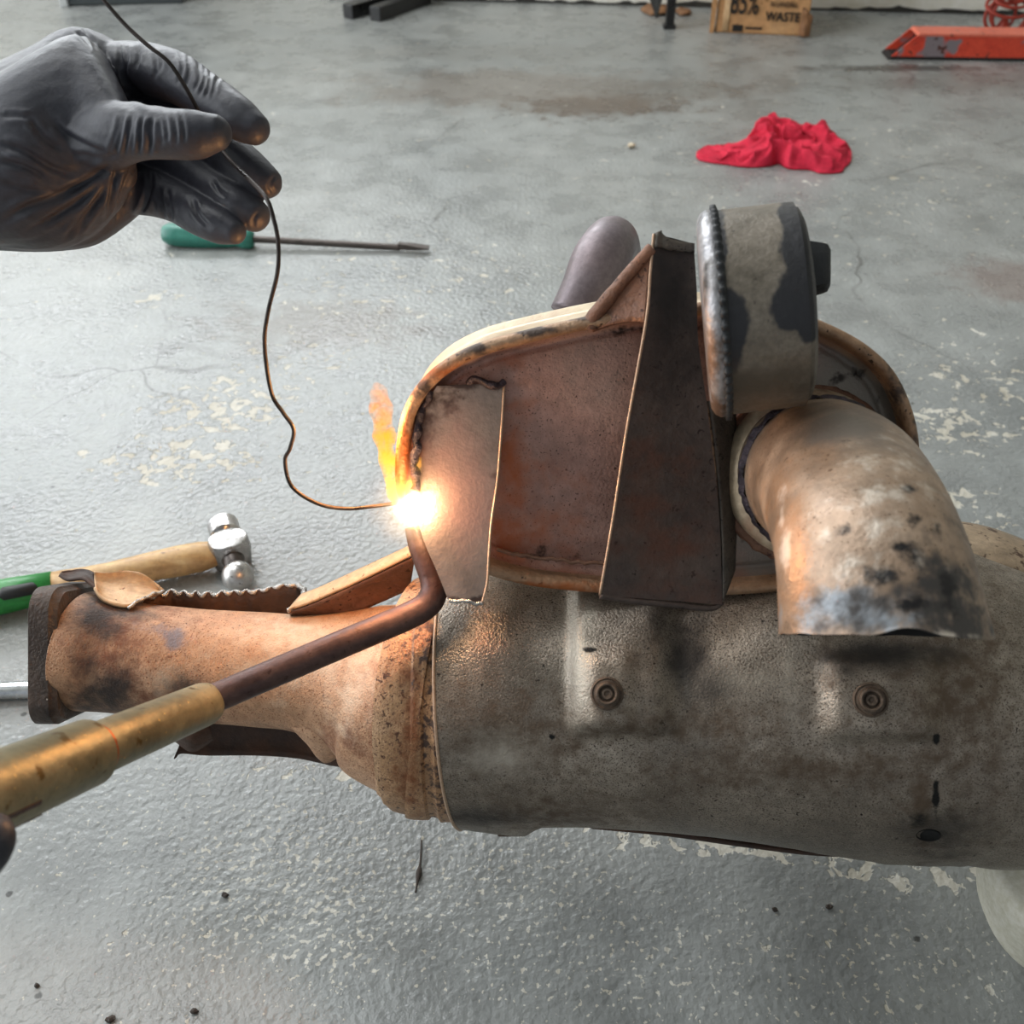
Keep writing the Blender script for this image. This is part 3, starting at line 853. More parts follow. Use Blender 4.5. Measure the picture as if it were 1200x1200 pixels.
# --- round rubber damper in its steel band, bolted to the bracket
c0, c1 = P(824, 371, .366), P(944, 357, .359)
ax = (c1 - c0) / np.linalg.norm(c1 - c0)
u = UP - (UP @ ax) * ax; u /= np.linalg.norm(u)
w = np.cross(ax, u)
L = np.linalg.norm(c1 - c0)
A = np.linspace(0, 2 * math.pi, 140, endpoint=False)
def turned(prof, mod=None):
    R = []
    for k, (t, r) in enumerate(prof):
        rr = np.full(len(A), r)
        if mod is not None: rr = rr + mod(k, A)
        R.append([c0 + ax * t + q * (math.cos(a) * u + math.sin(a) * w) for a, q in zip(A, rr)])
    return np.array(R)
bandp = [(.0035, .033), (.0035, .0366), (.006, .0372), (.012, .0371), (.02, .037), (.028, .0369), (.034, .0366), (L - .004, .036), (L - .0012, .0345), (L, .0318), (L + .0006, .028), (L - .001, .02), (L - .001, .002)]
bp2 = []
for (t0, r0), (t1, r1) in zip(bandp, bandp[1:]):
    for k in range(6):
        bp2.append((t0 + (t1 - t0) * k / 6, r0 + (r1 - r0) * k / 6))
V, F = loft(turned(bp2), True, True)
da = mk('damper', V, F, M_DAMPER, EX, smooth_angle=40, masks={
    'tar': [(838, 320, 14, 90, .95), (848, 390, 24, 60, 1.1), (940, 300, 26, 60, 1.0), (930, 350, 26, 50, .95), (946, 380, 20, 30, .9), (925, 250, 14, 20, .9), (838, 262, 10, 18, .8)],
    'low_dark': [(900, 450, 80, 22, .8), (870, 440, 60, 20, .5)]})  # darker brown-grey patches on the lower part of the band
V, F = loft(turned([(0, .004), (0, .031), (.0004, .0345), (.0016, .0366), (.0036, .0378), (.0054, .0378), (.0062, .0368), (.006, .03)]), True, True)
mk('damper_rim', V, F, M_DAMPRIM, da, masks={'rust': [(818, 430, 26, 60, .9), (830, 480, 24, 20, .9)], 'dark': [(828, 300, 5, 70, .6)]})
teeth = lambda k, a: (0.0008 * np.sin(a * 58) if k in (1, 2) else 0 * a)
A = np.linspace(0, 2 * math.pi, 480, endpoint=False)
V, F = loft(turned([(.0046, .036), (.0054, .0386), (.0072, .0386), (.0082, .0366)], teeth), False, False)
mk('crimp_ring', V, F, M_RUBBER, da)
# rubber nub
c2, c3 = P(926, 317, .372), P(973, 314, .368)
ax2 = (c3 - c2) / np.linalg.norm(c3 - c2)
u2 = UP - (UP @ ax2) * ax2; u2 /= np.linalg.norm(u2)
w2 = np.cross(ax2, u2); L2 = np.linalg.norm(c3 - c2)
A2 = np.linspace(0, 2 * math.pi, 48, endpoint=False)
sq = 1.0 / np.maximum(np.abs(np.cos(A2)), np.abs(np.sin(A2))) ** 0.45
V, F = loft(np.array([[c2 + ax2 * t + r * q * (math.cos(a) * u2 + math.sin(a) * w2) for a, q in zip(A2, sq)] for t, r in
    [(0, .0128), (.003, .0128), (.004, .0108), (.0045, .0107), (L2 - .003, .0092), (L2 - .001, .0085), (L2, .0065), (L2, .0005)]]), True, True)
mk('rubber_nub', V, F, M_RUBBER, da, smooth_angle=45)

# --- outlet pipe with its collar and weld crust
PI = [(945, 556, .412, 86), (958, 556, .395, 89), (985, 573, .365, 95), (1006, 612, .336, 101), (1019, 655, .3185, 107), (1028, 700, .3125, 113), (1035, 744, .3105, 119)]
pp, pr = stations(PI, 90)
m = 120
R = tube_rings(pp, pr, m, ref=UP)
qx, qy, qd = proj(R)
# uneven burnt cut at the open end
endw = np.clip((np.arange(90) - 70) / 19.0, 0, 1)[:, None]
notch = 9.0 * np.exp(-((qx - 1068) / 36) ** 2) * (qd < .309) + 2.0 * nz(R, 150.0) + 0.12 * (1040 - qx) - 2.0
R = R + UP * (notch * endw * .309 / FPX)[:, :, None]
R = R + (R - pp[:, None]) * (0.012 * nz(R, 60.0, 6.0))[:, :, None]
Ri = pp[::-1][:, None] + (R[::-1] - pp[::-1][:, None]) * 0.945
full = np.concatenate([R, Ri[:60]], 0)
V, F = loft(R, False, False)
pipe = mk('outlet_pipe', V, F, M_PIPE, EX, masks={
    'grey': [(985, 500, 70, 24, .8), (960, 700, 40, 30, .6)],
    'orange': [(925, 590, 26, 40, .5), (935, 700, 22, 26, .6), (960, 560, 40, 30, .3)],
    'blue': [(985, 715, 40, 24, .85), (1050, 720, 50, 18, .75)],
    'soot': [(1110, 700, 36, 55, 1.0), (1090, 660, 26, 20, .8), (1050, 700, 60, 22, .75), (1130, 730, 30, 30, .9), (1000, 735, 60, 14, .6)],
    'tar': [(1034, 672, 22, 12, .95), (1072, 708, 24, 12, .95), (991, 621, 12, 6, .95), (1070, 611, 9, 5, .9), (1057, 638, 10, 4, .9), (1024, 575, 9, 4, .8), (1062, 572, 9, 5, .8), (1100, 615, 5, 8, .7), (1075, 655, 14, 12, .8), (1112, 690, 14, 26, .7), (1057, 618, 5, 3, .8)],
    'pale': [(921, 640, 5, 22, .9), (917, 600, 4, 20, .7), (1110, 745, 30, 5, .8), (1040, 600, 60, 60, .35)]})
V, F = loft(np.concatenate([R[-1:], Ri[:60]], 0), False, False)
mk('pipe_bore', V, F, M_PIPE_IN, pipe)
def pipe_ring(i, dr0, ln, name, mat, rough_amp=0.0, parent=pipe):
    T, N, B = frames(pp, UP)
    cs = [pp[i] + T[i] * (t * ln) for t in np.linspace(-.5, .5, 9)]
    rads = [pr[i] + dr0 * math.sin(math.pi * (k / 8.0)) ** .6 for k in range(9)]
    a = np.linspace(0, 2 * math.pi, 140, endpoint=False)
    Rr = np.array([[c + r * (math.cos(t) * N[i] + math.sin(t) * B[i]) for t in a] for c, r in zip(cs, rads)])
    if rough_amp:
        Rr = Rr + (Rr - np.array(cs)[:, None]) / pr[i] * (rough_amp * nz(Rr, 330.0, 2.0))[:, :, None]
    V, F = loft(Rr, False, False)
    return mk(name, V, F, mat, parent)
pipe_ring(5, .0048, .013, 'pipe_collar', M_RINGTAN)
pipe_ring(16, .0016, .006, 'weld_crust', M_WELD, .0012)
pipe_ring(1, .0075, .006, 'rust_flange', M_GUSSET, .0008)

# --- tube standing up behind the can
st = [(676, 372, .50, 33), (690, 340, .50, 33), (701, 310, .502, 33.5), (711, 292, .508, 32), (717, 284, .522, 30), (721, 290, .545, 29), (724, 310, .57, 28)]
tp, tr = stations(st, 50)
V, F = loft(tube_rings(tp, tr, 40, ref=FW), True, True)
mk('rear_tube', V, F, M_REARTUBE, EX)
# tail pipe that runs down behind to the floor and carries the far side
tp = catmull([P(800, 520, .46), P(800, 520, .55), G(800, 520) + ZV * .06, G(860, 500) + ZV * .0265], 40)
V, F = loft(tube_rings(tp, .026, 32), True, True)
mk('tail_pipe', V, F, M_TANSHELL, EX)

# ------------------------------------------------------------------ torch
M_TTUBE = surface_mat('heat_browned_tube', ['#3c2a28', '#4d3834', '#5e4741'], scale=40, rough=0.42, metallic=0.45, specks=[('#3a231d', 300, 0.68, 0.04)], bump=0.12)
M_BRASS = surface_mat('worn_brass', ['#6a644d', '#7e775e', '#918a70'], scale=22, rough=0.48, metallic=0.55, stretch=(1, 1, 1),
    specks=[('#55431f', 160, 0.68, 0.05), ('#b8a26a', 500, 0.72, 0.03)], bump=0.1, bump_scale=300, rough_var=0.1)
M_COPPER = plain_mat('copper_ring', '#b0633c', 0.3, 0.9)
TO = empty('gas_torch', tuple(P(-60, 950, .30)), 'brass welding torch with bent dark steel tip, flame at its end', 'torch')
ta = P(487, 618, .425); 
tip = [(487, 616, .428), (493, 636, .428), (501, 658, .4275), (507, 676, .427), (509, 690, .426), (505, 703, .425), (495, 713, .424), (478, 722, .422), (455, 732, .419), (400, 755, .411), (320, 789, .402), (240, 823, .393)]
tp = catmull([P(*t) for t in tip], 120)
tr = np.full(120, .0059); tr[:14] = np.linspace(.0049, .0059, 14)
V, F = loft(tube_rings(tp, tr, 28), True, True)
mk('tip_tube', V, F, M_TTUBE, TO)
d_ax = P(-70, 955, .262) - P(242, 824, .393)
L = np.linalg.norm(d_ax); d_ax /= L
s0 = P(242, 824, .393)
def torch_part(name, prof, mat, m=40):
    u = UP - (UP @ d_ax) * d_ax; u /= np.linalg.norm(u); w = np.cross(d_ax, u)
    a = np.linspace(0, 2 * math.pi, m, endpoint=False)
    V, F = loft(np.array([[s0 + d_ax * t + r * (math.cos(x) * u + math.sin(x) * w) for x in a] for t, r in prof]), True, True)
    return mk(name, V, F, mat, TO, smooth_angle=35)
def tparam(x):      # axial distance at which the torch axis crosses pixel column x
    lo, hi = -.05, L + .1
    for _ in range(50):
        mid = (lo + hi) / 2
        if proj(s0 + d_ax * mid)[0] > x: lo = mid
        else: hi = mid
    return mid
t1 = tparam(108)
torch_part('mixer_sleeve', [(-.0010, .0055), (-.001, .0073), (.0005, .0083), (.003, .0087), (t1 - .004, .0089), (t1, .0088)], M_BRASS)
torch_part('sealing_ring', [(t1 - .0012, .0085), (t1 - .0008, .0095), (t1 + .0004, .0096), (t1 + .0010, .0090)], M_COPPER)
torch_part('torch_head', [(t1 + .0006, .0085), (t1 + .0009, .0100), (t1 + .0022, .0111), (t1 + .03, .0114), (t1 + .08, .0118), (L + .06, .0120)], M_BRASS)
u = UP - (UP @ d_ax) * d_ax; u /= np.linalg.norm(u); w = np.cross(d_ax, u)
# dark slots cut in the head
for (ang, t_) in ((205, .045), (250, .052)):
    a = math.radians(ang)
    n_ = math.cos(a) * u + math.sin(a) * w
    if n_ @ FW > 0: n_ = -n_
    V, F = box_verts(s0 + d_ax * (t1 + t_) + n_ * .0112, d_ax, np.cross(d_ax, n_), n_, .014, .0007, .0006)
    mk('key_slot', V, F, M_TTUBE, TO, smooth=False)

# ------------------------------------------------------------------ filler wire
M_WIRE = surface_mat('dark_steel_wire', ['#2b2624', '#3c3431'], scale=80, rough=0.4, metallic=0.6, bump=0.1)
wire = [(88, -40, .375), (118, -4, .378), (146, 28, .38), (172, 52, .381), (197, 72, .382), (216, 100, .386), (233, 131, .394), (252, 165, .405), (270, 188, .398), (292, 210, .386), (312, 232, .378), (321, 258, .378), (326, 285, .380), (325, 320, .382),
        (314, 366, .386), (310, 405, .39), (318, 460, .397), (332, 484, .40), (344, 503, .402), (340, 525, .405), (334, 540, .407), (342, 570, .41), (372, 590, .414), (405, 596, .419), (440, 593, .422), (468, 589, .425)]
wp = catmull([P(*q) for q in wire], 260)
V, F = loft(tube_rings(wp, .00085, 10), True, True)
o = mk('filler_wire', V, F, M_WIRE, base=tuple(P(468, 589, .425)))
tag(o, 'thin dark bent filler wire running from the gloved hand down to the flame', 'wire')

# ------------------------------------------------------------------ flame
def flame_mat(name, kind):
    m, nt, out = new_mat(name)
    b = NB(nt)
    tc = b.n('ShaderNodeTexCoord').outputs['Object']
    em = b.n('ShaderNodeEmission')
    if kind in ('core', 'halo'):
        ln = b.n('ShaderNodeVectorMath', operation='LENGTH'); b.link(tc, ln.inputs[0])
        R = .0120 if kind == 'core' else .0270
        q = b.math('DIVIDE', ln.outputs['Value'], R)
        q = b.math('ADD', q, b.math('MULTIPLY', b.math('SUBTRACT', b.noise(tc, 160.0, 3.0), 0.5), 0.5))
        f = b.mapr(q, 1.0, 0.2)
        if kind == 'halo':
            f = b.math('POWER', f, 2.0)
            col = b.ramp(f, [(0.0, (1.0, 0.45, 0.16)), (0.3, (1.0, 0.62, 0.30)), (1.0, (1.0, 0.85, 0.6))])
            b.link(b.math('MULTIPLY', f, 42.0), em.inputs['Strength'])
        else:
            col = b.ramp(f, [(0.0, (1.0, 0.35, 0.05)), (0.25, (1.0, 0.72, 0.25)), (0.7, (1.0, 0.95, 0.8))])
            b.link(b.math('MULTIPLY', f, 900.0), em.inputs['Strength'])
    else:
        dt = b.n('ShaderNodeVectorMath', operation='DOT_PRODUCT'); b.link(tc, dt.inputs[0]); dt.inputs[1].default_value = tuple(UP)
        h = b.math('DIVIDE', dt.outputs['Value'], .050)
        nn = b.noise(tc, 170.0, 4.0, 0.6, 0.6)
        col = b.ramp(b.math('ADD', h, b.math('MULTIPLY', b.math('SUBTRACT', nn, 0.5), 0.5)), [(0.1, (1.0, 0.75, 0.28)), (0.5, (1.0, 0.45, 0.03)), (0.85, (1.0, 0.22, 0.01))])
        k = b.mapr(h, 0.15, 0.95, 420.0, 95.0)
        b.link(b.math('MULTIPLY', k, b.mapr(nn, 0.36, 0.58)), em.inputs['Strength'])
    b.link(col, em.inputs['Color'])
    if kind == 'tongue':
        ab = b.n('ShaderNodeVolumeAbsorption')
        ab.inputs['Color'].default_value = (1.0, 0.55, 0.06, 1.0)
        b.link(b.math('MULTIPLY', b.mapr(nn, 0.34, 0.56), b.mapr(h, 0.2, 1.05, 420.0, 90.0)), ab.inputs['Density'])
        ad = b.n('ShaderNodeAddShader')
        b.link(em.outputs[0], ad.inputs[0]); b.link(ab.outputs[0], ad.inputs[1])
        b.link(ad.outputs[0], out.inputs['Volume'])
    else:
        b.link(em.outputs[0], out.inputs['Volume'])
    return m
FL = P(489, 592, .413)
flame = empty('torch_flame', tuple(FL), 'white-hot torch flame with orange tongue licking up the muffler rim', 'flame')
def sphere(c, r, sx=1, sy=1, n=20, m=28):
    th = np.linspace(0.02, math.pi - .02, n)
    a = np.linspace(0, 2 * math.pi, m, endpoint=False)
    R = np.array([[c + r * (sx * math.sin(t) * math.cos(p) * RT + sx * math.sin(t) * math.sin(p) * FW + sy * math.cos(t) * UP) for p in a] for t in th])
    return loft(R, True, True)
V, F = sphere(FL, .0135)
mk('flame_core', V, F, flame_mat('flame_core_glow', 'core'), flame)
V, F = sphere(FL, .030)  # added emissive halo: hot gas envelope plus the flame's soft glow
mk('flame_halo', V, F, flame_mat('flame_halo_glow', 'halo'), flame)
tg = catmull([P(476, 592, .412), P(462, 560, .411), P(453, 525, .410), P(448, 490, .409), P(444, 462, .409), P(440, 448, .409)], 40)
trad = np.interp(np.linspace(0, 1, 40), [0, .15, .35, .6, .85, 1], [.0048, .0054, .0050, .0050, .0036, .0008]) * (1 + .45 * nz(tg, 150.0))
V, F = loft(tube_rings(tg, trad, 20), True, True)
mk('flame_tongue', V, F, flame_mat('flame_tongue_glow', 'tongue'), flame)
tg = catmull([P(486, 586, .407), P(484, 568, .4065), P(489, 550, .406), P(492, 536, .406)], 24)
V, F = loft(tube_rings(tg, np.linspace(.004, .0008, 24), 14), True, True)
mk('flame_lick', V, F, flame_mat('flame_lick_glow', 'tongue'), flame)
pl = bpy.data.lights.new('flame_light', 'POINT')
pl.energy = 0.19
pl.color = (1.0, 0.62, 0.34)
pl.shadow_soft_size = 0.009
po = bpy.data.objects.new('flame_light', pl)
COL.objects.link(po)
po.location = P(480, 590, .402)
pl2 = bpy.data.lights.new('flame_tongue_light', 'POINT')
pl2.energy = 0.55
pl2.color = (1.0, 0.5, 0.18)
pl2.shadow_soft_size = 0.012
po2 = bpy.data.objects.new('flame_tongue_light', pl2)
COL.objects.link(po2)
po2.location = P(437, 492, .407)

# ------------------------------------------------------------------ gloved hands
M_GLOVE = surface_mat('black_nitrile_glove', ['#272830', '#31323b'], scale=25, rough=0.52, bump=0.12, bump_scale=260, rough_var=0.06, spec=0.42)
def chain(st, n=26, m=20, ez=None):
    """closed rounded tube from (px,py,d,r_px) stations with hemispherical ends"""
    s = catmull(st, n)
    pth = np.array([P(*a[:3]) for a in s]); r = s[:, 3] * s[:, 2] / FPX
    T = np.gradient(pth, axis=0); T /= np.linalg.norm(T, axis=1)[:, None]
    e0 = [(pth[0] - T[0] * r[0] * math.sin(t), r[0] * math.cos(t)) for t in (1.4, 1.0, .5)]
    e1 = [(pth[-1] + T[-1] * r[-1] * math.sin(t), r[-1] * math.cos(t)) for t in (.5, 1.0, 1.4)]
    pp_ = np.vstack([[a for a, _ in e0], pth, [a for a, _ in e1]])
    rr_ = np.r_[[b for _, b in e0], r, [b for _, b in e1]]
    return loft(tube_rings(pp_, rr_, m), True, True)
def slab(st, n=30, m=36):
    """rounded body from (px, y_top, y_bottom, d, half_depth) stations"""
    s = catmull(st, n)
    pth = np.array([P(a[0], (a[1] + a[2]) / 2, a[3]) for a in s])
    ra = (s[:, 2] - s[:, 1]) / 2 * s[:, 3] / FPX
    a = np.linspace(0, 2 * math.pi, m, endpoint=False)
    R = np.array([[c + r * math.cos(t) * UP + h * math.sin(t) * FW for t in a] for c, r, h in zip(pth, ra, s[:, 4])])
    return loft(R, True, True)
def fuse(name, pieces, mat, voxel, base, strokes=(), smooth_it=6, small=0.0):
    V, F, k = [], [], 0
    for v, f in pieces:
        V.append(v); F += [tuple(i + k for i in q) for q in f]; k += len(v)
    me = bpy.data.meshes.new('tmp'); me.from_pydata(np.vstack(V).tolist(), [], [list(map(int, f)) for f in F]); me.update()
    bm = bmesh.new(); bm.from_mesh(me)
    # each closed piece gets outward normals
    bmesh.ops.recalc_face_normals(bm, faces=bm.faces); bm.to_mesh(me); bm.free()
    ob = bpy.data.objects.new('tmp', me); COL.objects.link(ob)
    r = ob.modifiers.new('r', 'REMESH'); r.mode = 'VOXEL'; r.voxel_size = voxel
    s = ob.modifiers.new('s', 'SMOOTH'); s.factor = 0.5; s.iterations = smooth_it
    dg = bpy.context.evaluated_depsgraph_get()
    me2 = bpy.data.meshes.new_from_object(ob.evaluated_get(dg))
    bpy.data.objects.remove(ob); bpy.data.meshes.remove(me)
    nv = len(me2.vertices)
    co = np.zeros(nv * 3); me2.vertices.foreach_get('co', co); co = co.reshape(-1, 3)
    no = np.zeros(nv * 3); me2.vertices.foreach_get('normal', no); no = no.reshape(-1, 3)
    x, y, d = proj(co)
    fac = np.clip(-(no @ FW) * 1.6 + 0.3, 0, 1)
    dsp = np.zeros(nv)
    for (pts, wpx, amp) in strokes:
        q = catmull(pts, max(8, 6 * len(pts)))
        best = np.full(nv, 1e9); tb = np.zeros(nv)
        tot = len(q) - 1
        for i in range(tot):
            a, b_ = q[i], q[i + 1]
            ab = b_ - a; l2 = ab @ ab + 1e-9
            t = np.clip(((x - a[0]) * ab[0] + (y - a[1]) * ab[1]) / l2, 0, 1)
            dd = np.hypot(x - a[0] - t * ab[0], y - a[1] - t * ab[1])
            k_ = dd < best
            best[k_] = dd[k_]; tb[k_] = (i + t[k_]) / tot
        env = np.clip(np.minimum(tb, 1 - tb) * 5 + .12, 0, 1)
        dsp += 0.85 * amp * env * (-np.exp(-(best / wpx) ** 2) + 0.55 * np.exp(-((best - 2.1 * wpx) / (1.1 * wpx)) ** 2))
    if small:
        dsp += small * nz(co, 90.0, 3.0)
    co = co + no * (dsp * fac)[:, None]
    off = np.array(base)
    me2.vertices.foreach_set('co', (co - off).ravel())
    me2.polygons.foreach_set('use_smooth', [True] * len(me2.polygons))
    me2.update()
    me2.name = name
    me2.materials.clear(); me2.materials.append(mat)
    o = bpy.data.objects.new(name, me2); COL.objects.link(o); o.location = off
    return o
pieces = [
    slab([(-640, 110, 330, .50, .034), (-560, 110, 325, .495, .034), (-360, 106, 305, .475, .031), (-150, 100, 285, .455, .028), (-60, 96, 288, .45, .030), (0, 84, 292, .445, .033), (46, 66, 293, .443, .035), (92, 39, 289, .442, .033), (116, 40, 280, .443, .029), (140, 52, 264, .445, .025), (160, 66, 250, .448, .018), (176, 90, 235, .452, .010)]),
    # thumb: base mass, joint, tip
    chain([(60, 182, .436, 44), (105, 168, .418, 42), (140, 157, .402, 36), (170, 155, .394, 31), (200, 157, .389, 29), (230, 158, .386, 28), (250, 156, .385, 22)]),
    # back of the hand running into the thumb
    slab([(-90, 118, 282, .438, .030), (10, 94, 286, .430, .031), (60, 66, 280, .428, .032), (96, 46, 260, .427, .029), (116, 56, 234, .424, .025), (132, 84, 208, .417, .020), (150, 122, 190, .408, .014)]),
    # heel of the thumb
    chain([(0, 235, .44, 55), (60, 235, .432, 55), (105, 215, .425, 44), (130, 200, .42, 30)]),
    # index
    chain([(116, 88, .450, 34), (140, 84, .442, 33), (175, 84, .433, 32), (206, 91, .424, 30), (232, 106, .417, 27), (262, 126, .411, 26), (284, 142, .407, 24), (297, 150, .405, 20)]),
    # middle
    chain([(130, 125, .455, 38), (190, 130, .45, 31), (235, 150, .44, 28), (268, 180, .431, 26), (295, 202, .427, 24), (311, 213, .425, 20)]),
    # ring
    chain([(130, 170, .452, 38), (190, 182, .45, 30), (228, 204, .443, 27), (258, 226, .433, 26), (282, 243, .426, 25), (297, 252, .423, 20)]),
    # little finger
    chain([(125, 215, .446, 36), (170, 224, .444, 28), (205, 236, .437, 24), (232, 252, .427, 23), (258, 265, .42, 21), (274, 272, .416, 15)]),
]
S = []
# creases at the thumb joint
for i, x in enumerate([137, 142, 150, 155, 164, 175]):
    S.append(([(x + 4, 132 + i), (x + 1, 150), (x - 4 + i, 168), (x - 8 + i * 1.2, 184)], 2.2 + .5 * (i % 2), .0006 + .0003 * (i % 3)))
for i, x in enumerate([188, 194, 205, 214]):
    S.append(([(x - 4, 130), (x, 142), (x + 2, 158), (x + 1, 172 - 6 * (i % 2))], 2.2, .0004 + .0002 * (i % 2)))
# fan of folds from the thumb web
S += [([(137, 184), (110, 176), (80, 160), (60, 140)], 4.0, .0013), ([(137, 184), (115, 186), (90, 178)], 3.2, .0011), ([(137, 186), (120, 200), (100, 214), (70, 228), (30, 244), (0, 262)], 4.5, .0016),
      ([(125, 208), (100, 230), (70, 250), (30, 272)], 3.8, .0014), ([(130, 212), (112, 236), (95, 258), (75, 284)], 3.6, .0016), ([(118, 232), (98, 262), (88, 286)], 3.0, .0012),
      ([(138, 190), (134, 210), (128, 240), (124, 268)], 3.0, .0016), ([(160, 192), (150, 210), (140, 236), (136, 262)], 3.6, .0018), ([(176, 196), (176, 220), (168, 244), (158, 256)], 3.0, .0014),
      ([(0, 168), (30, 178), (60, 196), (90, 206)], 4.0, .0013), ([(0, 188), (30, 196), (55, 208)], 3.6, .0012), ([(35, 138), (50, 160), (72, 176)], 3.5, .0010), ([(0, 136), (20, 136), (36, 138)], 3.0, .0006),
      ([(0, 212), (40, 224), (70, 222)], 3.5, .0010)]
# knuckle wrinkles on index
for pts in [[(88, 36), (98, 44), (108, 56)], [(98, 34), (106, 44), (114, 60)], [(140, 48), (141, 62), (139, 84), (142, 108)], [(146, 50), (150, 66), (148, 84)], [(160, 50), (163, 64), (160, 80)], [(181, 56), (184, 74), (182, 92)], [(187, 58), (189, 72), (187, 86)],
            [(211, 60), (214, 78), (208, 98)], [(219, 64), (222, 82), (216, 104)], [(238, 76), (240, 92), (233, 112)], [(245, 80), (246, 96), (240, 114)], [(258, 88), (252, 98), (249, 112)], [(232, 70), (234, 88), (228, 106)]]:
    S.append((pts, 2.0, .00065))
# long bone line of the index and dark cleft under it
S += [([(142, 60), (146, 90), (160, 110), (180, 124)], 4.0, .0014), ([(225, 232), (232, 252), (246, 268)], 2.6, .0010), ([(186, 220), (190, 240), (194, 258)], 2.4, .0010), ([(196, 222), (199, 240), (203, 262)], 2.2, .0008), ([(248, 210), (256, 224), (266, 232)], 2.4, .0008),
      ([(303, 248), (297, 258), (298, 266)], 2.0, .0007), ([(322, 205), (316, 218), (322, 228)], 2.0, .0006)]
hand = fuse('gloved_hand', pieces, M_GLOVE, .0008, tuple(P(-100, 190, .45)), S, 10, .0004)
tag(hand, 'black-gloved hand pinching the filler wire between thumb and fingers', 'hand')

# second hand: mostly out of frame, one fingertip curled round the torch head
pieces = [
    chain([(-150, 1075, .275, 70), (-90, 1050, .270, 46), (-40, 1014, .262, 36), (-14, 990, .258, 31), (-8, 975, .262, 24)]),
    chain([(-220, 1110, .275, 70), (-160, 1090, .262, 46), (-105, 1055, .252, 38), (-75, 1025, .25, 32), (-62, 1000, .255, 24)]),
    chain([(-290, 1140, .275, 70), (-235, 1120, .258, 46), (-180, 1090, .246, 38), (-145, 1055, .244, 32), (-130, 1030, .25, 24)]),
    chain([(-350, 1150, .275, 64), (-300, 1140, .256, 42), (-245, 1115, .244, 34), (-215, 1085, .242, 28), (-205, 1065, .248, 22)]),
    chain([(-250, 1060, .31, 60), (-200, 990, .315, 46), (-150, 930, .305, 40), (-110, 895, .29, 34)]),
    slab([(-420, 980, 1230, .285, .03), (-330, 980, 1230, .288, .028), (-250, 985, 1200, .29, .024), (-170, 1000, 1160, .288, .018), (-110, 1030, 1110, .285, .008)]),
]
hand2 = fuse('gloved_hand', pieces, M_GLOVE, .0014, tuple(P(-250, 1080, .29)), (), 6, .0003)
tag(hand2, 'black-gloved fingertip gripping the brass torch at the lower left edge', 'hand')

# ------------------------------------------------------------------ tools on the floor
M_WOOD = surface_mat('hammer_ash_wood', ['#9c7446', '#c09a68', '#d4b485'], scale=16, rough=0.45, stretch=(1.0, 6, 6), specks=[('#5e4022', 90, 0.68, 0.05)], bump=0.1, bump_scale=200)
M_GREENW = surface_mat('green_painted_wood', ['#1f7a33', '#2b8f3f'], scale=20, rough=0.4, specks=[('#123f1c', 120, 0.7, 0.04)], bump=0.08)
M_BLACKMARK = plain_mat('black_print', '#1a1a1a', 0.5)
M_STEEL = surface_mat('polished_steel', ['#8d8a88', '#b3b0ae', '#c4c2c0'], scale=40, rough=0.25, metallic=0.9, specks=[('#5a524c', 220, 0.72, 0.03)], bump=0.06)
M_STEELD = surface_mat('dull_dark_steel', ['#4a4441', '#5e5753'], scale=60, rough=0.42, metallic=0.7, bump=0.15)
M_GRIP = surface_mat('teal_green_plastic', ['#2a7062', '#357f70'], scale=30, rough=0.35, bump=0.03)
M_CHROME = surface_mat('chrome', ['#a9abae', '#d2d4d6'], scale=30, rough=0.15, metallic=1.0, bump=0.02)

# ball-peen hammer
hz = .0125
hc = G(270, 655, hz)
he = G(-60, 722, hz)
hx = (he - hc) * np.array([1, 1, 0]); hl = np.linalg.norm(hx); hx /= hl
hy = np.array([-hx[1], hx[0], 0.0])
if hy[1] < 0: hy = -hy
# head axis leans from the poll (far) to the ball (near)
pA, pB = G(261, 614, .014), G(279, 676, .014)
ha = (pB - pA); hlen = np.linalg.norm(ha); ha /= hlen
HA = empty('ball_peen_hammer', (hc[0], hc[1], 0), 'ball-peen hammer with wooden handle and green end lying behind the flanged neck', 'hammer')
def turned_ax(c, ax, prof, m=28, squash=None, ref=ZV):
    u = ref - (ref @ ax) * ax; u /= np.linalg.norm(u); w = np.cross(ax, u)
    a = np.linspace(0, 2 * math.pi, m, endpoint=False)
    return loft(np.array([[c + ax * t + r * (math.cos(x) * u * (squash or 1) + math.sin(x) * w) for x in a] for t, r in prof]), True, True)
c = (pA + pB) / 2
hh = hlen / 2
V, F = turned_ax(pA, ha, [(-.0004, .0092), (.0002, .0106), (.0016, .0120), (.0155, .0120), (.017, .0108), (.0185, .0088), (.023, .0084), (.030, .0090)], m=36)
hd = mk('hammer_head', V, F, M_STEEL, HA, smooth_angle=30)
# lozenge cheek round the eye, flat on top
ex_ = -hx - (-hx @ ha) * ha; ex_ /= np.linalg.norm(ex_)
a = np.linspace(0, 2 * math.pi, 40, endpoint=False)
ce = pA + ha * .0335
rr_ = []
for z_, k in [(-.0125, .8), (-.0115, .95), (0, 1.05), (.0105, 1.0), (.0125, .93), (.0132, .80), (.0132, .02)]:
    rr_.append([ce + k * (.0150 * math.copysign(abs(math.cos(t)) ** .8, math.cos(t)) * ex_ + .0120 * math.copysign(abs(math.sin(t)) ** .9, math.sin(t)) * ha) + ZV * z_ for t in a])
V, F = loft(np.array(rr_), True, True)
mk('eye_cheek', V, F, M_STEEL, hd, smooth_angle=30)
V, F = turned_ax(pA + ha * .043, ha, [(0, .0092), (.004, .0078), (hlen - .043, .0074)], m=28)
mk('peen_neck', V, F, M_STEELD, hd)
V, F = sphere(pB - ha * .001, .0118)
mk('ball_peen', V, F, M_STEEL, hd)
h0 = pA + ha * .034
